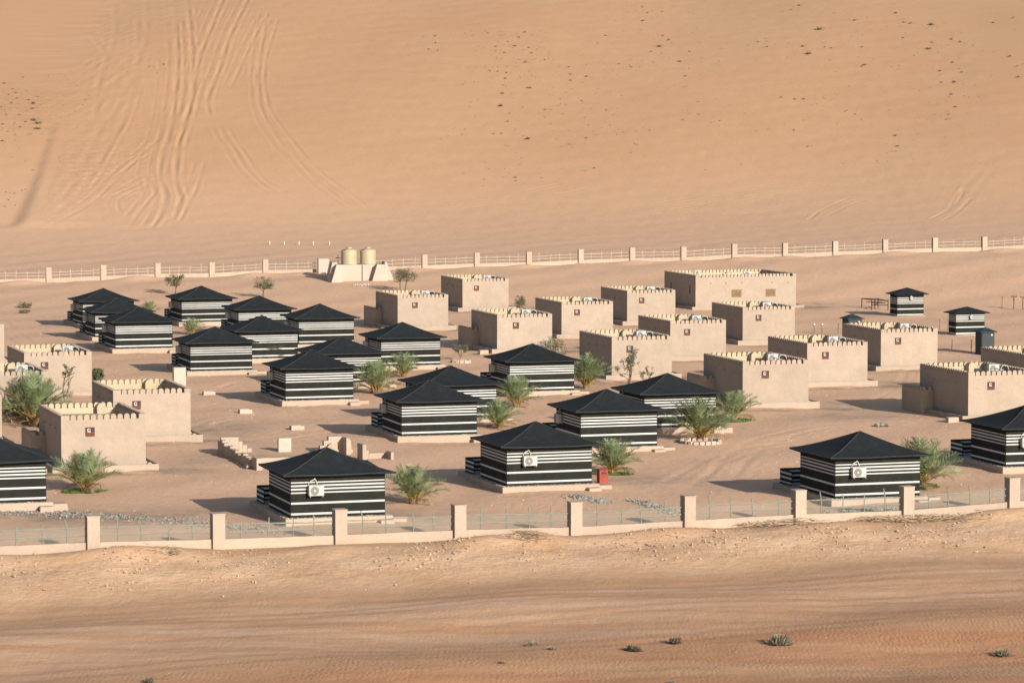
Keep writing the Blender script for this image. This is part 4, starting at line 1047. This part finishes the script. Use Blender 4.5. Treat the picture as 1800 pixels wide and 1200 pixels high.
RS = ['round dense dry shrub in the foreground, darkest and largest one', 'dry grey shrub in the foreground left of the darkest round one', 'low grey shrub with a sand mound in the foreground centre',
 'low faded twig clump in the foreground, leftmost of the centre group', 'tiny faded twig clump beside the leftmost of the centre group', 'dry shrub in the foreground near the lower right edge',
 'grey shrub top at the bottom edge on the left', 'tiny dry twig tuft in the foreground below the centre group', 'tiny dry twig tuft at the bottom edge right of centre']
for k, (x, y, hh, ww) in enumerate(LAYOUT['ROADSHRUBS']):
    o = place('desert_shrub', sm_big[0 if k in (0, 5) else 2 if k in (3, 4, 7, 8) else 1], None, (x, y, gz(x, y)), k * 1.3, (ww, ww * .8, hh * 1.35 / .42)); tag(o, RS[k], 'shrub', 'dry shrubs beside the sand road')
    m = MB(); n = 20
sm_small = [shrub_mesh(20 + s, 60, ('shrub_dry', 'shrub_dry', 'shrub_grey')[s % 3], .5) for s in range(6)]
def ground_z(x, y):
    i = int(np.clip(np.searchsorted(gx, x), 1, len(gx) - 1)); j = int(np.clip(np.searchsorted(gy, y), 1, len(gy) - 1)); return float(Z[j, i])
DL = {0: 'largest grey bush high on the dune at the right', 1: 'grey bush on the dune just below the largest one, right of a smaller companion', 3: 'flat grey bush near the top right of the dune', 9: 'grey green bush high on the dune right of centre, below dark tufts', 11: 'grey bush lowest but one in the dune tuft column at centre', 12: 'grey green bush lowest in the dune tuft column at centre'}
for k, (x, y, w) in enumerate(LAYOUT['DUNESHRUBS']):
    big = w > 0.95
    zone = (('small dry tuft in the tuft patch at the left of the dune', 'left dune') if x < -40 else ('small dry tuft in the tuft columns at the centre of the dune', 'centre dune') if x < 28 else ('small dry tuft scattered over the right part of the dune', 'right dune'))
    o = place('desert_shrub', (sm_small[k % 6]), None, (x, y, ground_z(x, y)), k * 0.7, (w * 1.3, w * 1.1, w * 1.0))
    tag(o, DL.get(k, ('grey bush standing out in the tuft patch left on the dune' if x < -40 else 'grey bush standing out among the dry tufts right of the dune centre') if big else zone[0]), 'shrub', (zone[1] if x < -40 or not big else 'scattered dune') + (' bushes' if big else ' tufts'))

gr = MB(); rg = random.Random(77); seeds = LAYOUT['DUNESHRUBS']
for _ in range(900):
    x, y, w = rg.choice(seeds); s = 5.5 if x < -40 else 4.0; x += rg.gauss(0, s); y += rg.gauss(0, s * 1.6); h0 = ground_z(x, y); q = rg.uniform(.10, .34)
    for k in range(7):
        a = rg.uniform(0, 6.28); gr.add([(x + .3 * q * math.cos(a), y + .3 * q * math.sin(a), h0 - .03), (x + .3 * q * math.cos(a + .7), y + .3 * q * math.sin(a + .7), h0 - .03), (x + q * 1.2 * math.cos(a), y + q * math.sin(a), h0 + q * rg.uniform(.4, .9))], [(0, 1, 2)])
tag(gr.build('dry_grass', 'shrub_grey'), 'sparse specks of dry grass scattered over the dune', 'grass', kind='stuff')

# ------------------------------------------------------------------ water tanks on their base
ax_, ay_ = LAYOUT['tankpad']; z0 = gz(ax_, ay_)
tb = root('tank_base', (ax_, ay_, z0), R(11), label='heavy pale concrete base with sloping buttresses under the water tanks', cat='base')
bevel(MB().box(1.2, 6.7, .9, 3.6, -.5, 2.0).build('platform', 'pale_stone', tb), .04)
for x0 in (.2, 4.9):
    prof = [(-.0, -.5), (2.3 if x0 > 1 else 1.45, -.5), (1.45, 2.05), (.75, 2.05)]
    bevel(MB().prism([(x0 + a, b) for a, b in prof], 'y', -.1, .9 - .003).build('buttress', 'pale_stone', tb), .03)
MB().prism([(6.7, -.5), (8.0, -.5), (6.9, 2.3), (6.703, 2.3)], 'y', .9, 3.2).build('buttress', 'pale_stone', tb)
MB().prism([(1.197, -.5), (.0, -.5), (.6, 2.3), (1.197, 2.3)], 'y', .9, 3.2).build('buttress', 'pale_stone', tb)
MB().box(4.02, 4.1, .86, .897, 0, 1.98).build('joint', 'dark_metal', tb)
def tank(x, y, z, label):
    t = root('water_tank', (x, y, z), label=label, cat='tank', group='cream water tanks'); t.scale = (.96, .96, .86)
    prof = [(.93, 0)]
    for k in range(6): prof += [(.96, .08 + k * .28), (.96, .26 + k * .28), (.945, .29 + k * .28), (.945, .33 + k * .28)]
    prof += [(.95, 1.78), (.88, 1.9), (.35, 2.13)]
    MB().lathe(prof, sides=32).build('body', 'tank_plastic', t, True)
    MB().lathe([(.30, 2.11), (.32, 2.14), (.32, 2.27), (.25, 2.31), (.02, 2.32)], sides=20).build('lid', 'tank_plastic', t, True)
    MB().tube([(-.45, -.7, 1.92), (-.45, -.78, 2.05), (-.45, -.9, 2.02)], .045, 6).build('inlet_pipe', 'dark_metal', t)
cR, sR = math.cos(R(11)), math.sin(R(11))
for lx, lab in ((2.75, 'cream plastic water tank on the concrete base, the left one'), (4.95, 'cream plastic water tank on the concrete base, the right one')):
    tank(ax_ + lx * cR - 2.3 * sR, ay_ + lx * sR + 2.3 * cR, z0 + 2.0, lab)
pp = root('pipe_stand', (ax_ + .1, ay_ + 1.5, gz(ax_, ay_)), label='thin dark pipe cross standing left of the water tanks', cat='pipe')
MB().tube([(.9, .9, 0), (.9, .9, 3.1)], .04, 6).tube([(.6, .9, 2.75), (1.2, .9, 2.75)], .04, 6).build('pipe', 'dark_metal', pp)
x, y = BP0[0] + BST[0] * 5.08, BP0[1] + BST[1] * 5.08 - 1.0
gp_ = root('gate_pillar', (x, y, gz(x, y)), R(11), label='wide whitish fence end pillar left of the water tank base', cat='pillar')
bevel(MB().box(-.55, .75, -.4, .4, -.8, 1.75).build('shaft', 'pale_stone', gp_), .03)
for k, (x, y) in enumerate(LAYOUT['POSTS5']):
    o = MB().tube([(0, 0, -.3), (0, 0, .42)], .09, 8).lathe([(.09, .42), (.08, .47), (.02, .49)], sides=8).build('marker_post', 'globe', None, False, (x, y, ground_z(x, y)))
    tag(o, ('leftmost', 'second from the left', 'middle', 'second from the right', 'rightmost')[k] + ' of the five short white posts below the dune', 'post', 'short white posts')

# ------------------------------------------------------------------ ruins, kerb boxes, bins and other small things
def ruin(name, key, rz, label, boxes, mat='concrete'):
    x, y = LAYOUT[key]; r = root(name, (x, y, gz(x, y)), rz, label=label, cat='ruin')
    for nm, bxs in boxes.items():
        for b in bxs: bevel(MB().box(*b).build(nm, mat, r), .03)
    return r
ca, sa_ = LAYOUT['ruinA'], LAYOUT['ruinA2']
dvec = Vector((sa_[0] - ca[0], sa_[1] - ca[1])); rot = math.atan2(dvec.y, dvec.x)
rr = root('ruined_wall', (ca[0], ca[1], gz(*ca)), rot, label='low broken stone wall running towards the fence on the left', cat='ruin'); lnA = dvec.length
rg = random.Random(9); t = 0.0
while t < lnA:
    w = rg.uniform(.5, .9); hh = .9 * (1 - .55 * t / lnA) + rg.uniform(-.14, .14)
    bevel(MB().box(t, min(t + w, lnA) - .01, -.16, .16, -.4, hh).build('wall_piece', 'concrete', rr), .04); t += w
rk = MB()
for k in range(26): rk.rock(lnA + rg.uniform(-.8, .6), rg.uniform(-.5, .5), .1, rg.uniform(.08, .22), rg)
tag(rk.build('rubble', 'pale_stone', rr), kind='stuff')
ruin('stepped_wall', 'ruinA', PHI, 'pale stepped wall end at the head of the broken stone wall', {'wall_piece': [(.1, 1.25, .2, .5, -.4, 1.0), (1.252, 1.5, .2, .5, -.4, .72), (1.502, 1.8, .2, .5, -.4, .48), (1.802, 2.1, .2, .5, -.4, .26)]})
ruin('low_wall_stub', 'stub', PHI, 'low pale wall stub behind the left front tent roof', {'wall_piece': [(-.4, 2.9, 0, .35, -.4, .62), (-.4, -.05, -1.1, -.002, -.4, .72)]})
ruin('standing_slab', 'slab', PHI, 'square upright pale slab standing alone on the sand', {'slab': [(-.42, .42, -.15, .15, -.4, .86)]}, 'pale_stone')
xa, ya = LAYOUT['arch']; ar = root('ruined_arch', (xa, ya, gz(xa, ya)), PHI, label='stepped ruin with a round arched hollow behind the left front tent', cat='ruin')
prof = [(-1.25, -.3), (-1.25, .25), (-1.0, .25), (-1.0, .5), (-.75, .5), (-.75, .8), (-.45, .8), (-.45, 1.05), (.55, 1.05), (.75, .85), (.9, .85), (.9, .5), (1.05, .5), (1.05, .2), (1.15, .2), (1.15, -.3)] 
bevel(MB().prism(prof, 'y', .35, .75).build('back_wall', 'concrete', ar), .02)
MB().prism([(.45, -.3), (.75, -.3), (.75, .85), (.6, 1.04), (.45, 1.04)], 'y', -.7, .348).build('side_wall', 'concrete', ar)
MB().prism([(-.3 + .45 * math.cos(q), -.3 + .75 * math.sin(q) + .2) for q in [math.pi * j / 8 for j in range(9)]], 'y', .0, .347).build('dome', 'bin_red' if False else 'concrete', ar)
ruin('stepped_corner', 'step', PHI, 'small stepped corner wall right of the arched ruin', {'wall_piece': [(-.75, -.5, -.4, .9, -.4, 1.0), (-.498, -.3, .5, .8, -.4, .75), (-.298, -.1, .5, .8, -.4, .55), (-.098, 1.2, .5, .8, -.4, .36), (1.0, 1.2, -.6, .498, -.4, .5)]})
for key, lab in (('box1', 'low pale kerb box on the sand, farthest of the three'), ('box2', 'low pale kerb box on the sand, middle one of the three'), ('box3', 'low pale kerb box on the sand, nearest of the three')):
    x, y = LAYOUT[key]; o = bevel(MB().ring(-.45, .45, -.3, .3, .08, -.2, .28).box(-.37, .37, -.22, .22, -.2, .16).build('kerb_box', 'pale_stone', None, False, (x, y, gz(x, y))), .015)
    o.rotation_euler = (0, 0, PHI); tag(o, lab, 'box', 'pale kerb boxes')
x, y = LAYOUT['whitepillar']; o = bevel(MB().box(-.48, .48, -.3, .3, -.4, 1.62).build('upright_pillar', 'pale_stone', None, False, (x, y, gz(x, y))), .03); o.rotation_euler = (0, 0, PHI)
tag(o, 'pale upright pillar behind the right corner of a plastered house on the left', 'pillar')
def bin_(key, label, s):
    x, y = LAYOUT[key]; b = root('waste_bin', (x, y, gz(x, y)), PHI, label=label, cat='bin', group='red bins')
    bevel(MB().box(-.27 * s, .27 * s, -.25 * s, .25 * s, 0, .78 * s).build('body', 'bin_red', b), .02)
    bevel(MB().box(-.29 * s, .29 * s, -.27 * s, .27 * s, .782 * s, .84 * s).build('lid', 'bin_red', b), .015)
    MB().box(-.15 * s, .15 * s, -.262 * s, -.252 * s, .55 * s, .68 * s).build('slot', 'window_dark', b)
bin_('redbin', 'red waste bin beside a palm and the front tent', 1.0); bin_('redbin2', 'small red bin between the rear left tents', .8)
x, y = LAYOUT['slabrock']; rg = random.Random(3); m = MB(); sl_ = root('stone_heap', (x, y, gz(x, y)), label='flat grey stone heap on the open sand at the right', cat='stones')
for k in range(9): MB().rock(rg.uniform(-.6, .6), rg.uniform(-.3, .3), .1, rg.uniform(.12, .34), rg, 0, .6).build('stone', 'gravel_stone', sl_)
x, y = LAYOUT['trestle']; x2, y2 = LAYOUT['trestle2']
tr = root('metal_trestle', (x, y, gz(x, y)), PHI, label='dark metal trestle bench frame left of the small striped cabin', cat='trestle')
for px, py in ((0, 0), (1.9, 0), (0, 2.6), (1.9, 2.6), (.95, 1.3)): MB().tube([(px, py, -.2), (px, py, 1.15)], .05, 5).build('leg', 'dark_metal', tr)
for a, b in (((0, 0, 1.1), (1.9, 0, .95)), ((0, 0, 1.1), (0, 2.6, 1.1)), ((1.9, 0, .95), (1.9, 2.6, 1.0)), ((0, 2.6, 1.1), (1.9, 2.6, 1.0)), ((0, 0, .5), (1.9, 2.6, .55)), ((0, 0, .55), (1.9, 0, .5)), ((.2, .6, .75), (1.9, .6, .7)), ((.1, 1.6, .8), (1.9, 1.6, .7))): MB().tube([a, b], .045, 5).build('bar', 'dark_metal', tr)
for key, lab in (('lamp1', 'thin garden lamp with white globe behind the right houses, left one'), ('lamp2', 'thin garden lamp with white globe behind the right houses, right one')):
    x, y = LAYOUT[key]; l_ = root('garden_lamp', (x, y, gz(x, y)), label=lab, cat='lamp', group='garden lamps')
    MB().tube([(0, 0, -.2), (0, 0, .72)], .04, 6).build('pole', 'bark', l_); MB().lathe([(.02, .70), (.10, .74), (.13, .82), (.10, .9), (.02, .94)], sides=12).build('globe', 'globe', l_, True)
for key, hh, lab in (('post1', 1.1, 'thin wooden stake left of the dark booth roof'), ('post2', 1.0, 'thin stake left of the second striped cabin, first one'), ('post3', 1.0, 'thin stake directly beside the second striped cabin'),
                     ('post4', 1.2, 'thin dark stake left of the tall booth'), ('post5', .9, 'thin leaning stake below the second striped cabin'), ('post6', 1.4, 'tall thin stake near the upper right posts')):
    x, y = LAYOUT[key]; o = MB().tube([(0, 0, -.2), (.04, 0, hh)], .035, 5).build('wooden_stake', 'bark', None, False, (x, y, gz(x, y))); tag(o, lab, 'stake', 'thin stakes')
for key, lab in (('signA', 'dark post with a small cross head at the right edge, left one'), ('signB', 'dark post with a small cross head at the right edge, right one')):
    x, y = LAYOUT[key]; s_ = root('cross_post', (x, y, gz(x, y)), label=lab, cat='post', group='dark cross posts')
    MB().tube([(0, 0, -.2), (0, 0, 1.35)], .06, 6).build('pole', 'bark', s_); MB().box(-.3, .3, -.06, .06, 1.3, 1.46).build('cross_head', 'bark', s_)

# stones laid round two plants
def stone_ring(key, rx, ry, n, label, seed):
    x, y = LAYOUT[key]; rg = random.Random(seed); r = root('stone_ring', (x, y, gz(x, y)), label=label, cat='stone ring')
    for k in range(n):
        a = 2 * math.pi * k / n; bw = rg.uniform(.13, .19)
        o = bevel(MB().box(-bw, bw, -.10, .10, -.1, rg.uniform(.16, .26)).build('stone', 'pale_stone', r), .03); o.location = (rx * math.cos(a), ry * math.sin(a), 0); o.rotation_euler = (rg.uniform(-.1, .1), rg.uniform(-.1, .1), math.atan2(ry * math.cos(a), -rx * math.sin(a)) + rg.uniform(-.2, .2))
stone_ring('ringA', 1.25, 1.3, 20, 'ring of pale stones round the tall palm', 1); stone_ring('ringB', .75, .7, 13, 'ring of pale stones round the small sapling', 2)

# rows and heaps of loose stones, clods on the bank, dead branches
def strip(name, keys, n, wid, r0, r1, mat, label, seed, cat='gravel'):
    rg = random.Random(seed); mb = MB(); P = [LAYOUT[k] for k in keys]
    for _ in range(n):
        i = rg.randrange(len(P) - 1); t = rg.random(); x = P[i][0] + (P[i + 1][0] - P[i][0]) * t + rg.gauss(0, wid * .6); y = P[i][1] + (P[i + 1][1] - P[i][1]) * t + rg.gauss(0, wid)
        mb.rock(x, y, gz(x, y) + .03, rg.uniform(r0, r1), rg)
    return tag(mb.build(name, mat), label, cat, kind='stuff')
strip('stone_row', ['gravA0', 'gravA1', 'gravA2', 'gravA3', 'gravA4', 'gravA5'], 800, .75, .04, .11, 'gravel_stone', 'row of loose grey stones laid behind the front fence on the left', 1)
strip('stone_heap', ['gravB0', 'gravB1'], 260, .4, .06, .15, 'gravel_stone', 'heap of grey stones before the tent beside the red bin', 2)
strip('stone_row', ['gravB2', 'gravB3'], 260, .45, .04, .11, 'gravel_stone', 'sparse row of grey stones leading from the heap to the fence', 6)
strip('stone_heap', ['gravC0', 'gravC1'], 380, .3, .06, .16, 'gravel_stone', 'grey stones along the plinth of the right front tent', 3)
strip('rubble_heap', ['rub', 'rub2'], 40, .5, .08, .26, 'pale_stone', 'scatter of pale rubble below the water tank base', 4, 'rubble')
rg = random.Random(12); cl = MB()
for _ in range(6000):
    x = rg.uniform(-30, 36); d = abs(rg.gauss(3.8, 2.2)) + .4; y = FA + FS * x - d / .943; r = rg.choice((.02, .025, .03, .04, .05, .085)) * rg.uniform(.7, 1.4)
    if math.sin(x * .9 + 1.3 * math.sin(x * .37)) + rg.uniform(-.9, .9) < -.1: continue
    cl.rock(x, y, ground_z(x, y) + r * .2, r, rg)
tag(cl.build('sand_clods', 'clod'), 'crumbled sand clods on the bank outside the front fence', 'clods', kind='stuff')
pb = MB()
for _ in range(1600):
    x, y = rg.uniform(-52, 56), rg.uniform(176, 345); r = rg.uniform(.02, .07)
    pb.rock(x, y, ground_z(x, y) + r * .3, r, rg)
tag(pb.build('pebbles', 'pale_gravel'), 'scattered pale pebbles on the camp sand', 'pebbles', kind='stuff')
def brush(keys, n, label, seed, rad=.9):
    rg = random.Random(seed); mb = MB(); P = [LAYOUT[k] for k in keys]
    for _ in range(n):
        i = rg.randrange(max(1, len(P) - 1)); t = rg.random(); q = P[min(i + 1, len(P) - 1)]
        x = P[i][0] + (q[0] - P[i][0]) * t + rg.gauss(0, .3); y = P[i][1] + (q[1] - P[i][1]) * t + rg.gauss(0, .35); a = rg.gauss(PHI, .5) + rg.choice((0, math.pi)); ln = rg.uniform(.5, 1.8) * rad
        pts = []; z = ground_z(x, y) + rg.uniform(.03, .25)
        for k in range(5): pts.append((x + math.cos(a) * ln * k / 4 + rg.uniform(-.06, .06), y + math.sin(a) * ln * k / 4 + rg.uniform(-.06, .06), z + rg.uniform(-.05, .1)))
        mb.tube(pts, [.022, .02, .016, .012, .006], 3)
    tag(mb.build('dead_branches', 'dead_wood'), label, 'branches', kind='stuff')
brush(['branch0', 'branch1'], 90, 'dead branches heaped at the fence pillar left of the right front tent', 1); brush(['branch2', 'branch3', 'branch4'], 170, 'long heap of dead branches outside the fence at the right', 2)
brush(['branch5'], 55, 'small pile of dead palm twigs outside the fence near the middle', 3, .8); brush(['branch6'], 22, 'few dead twigs at the fence foot on the left', 4, .6)
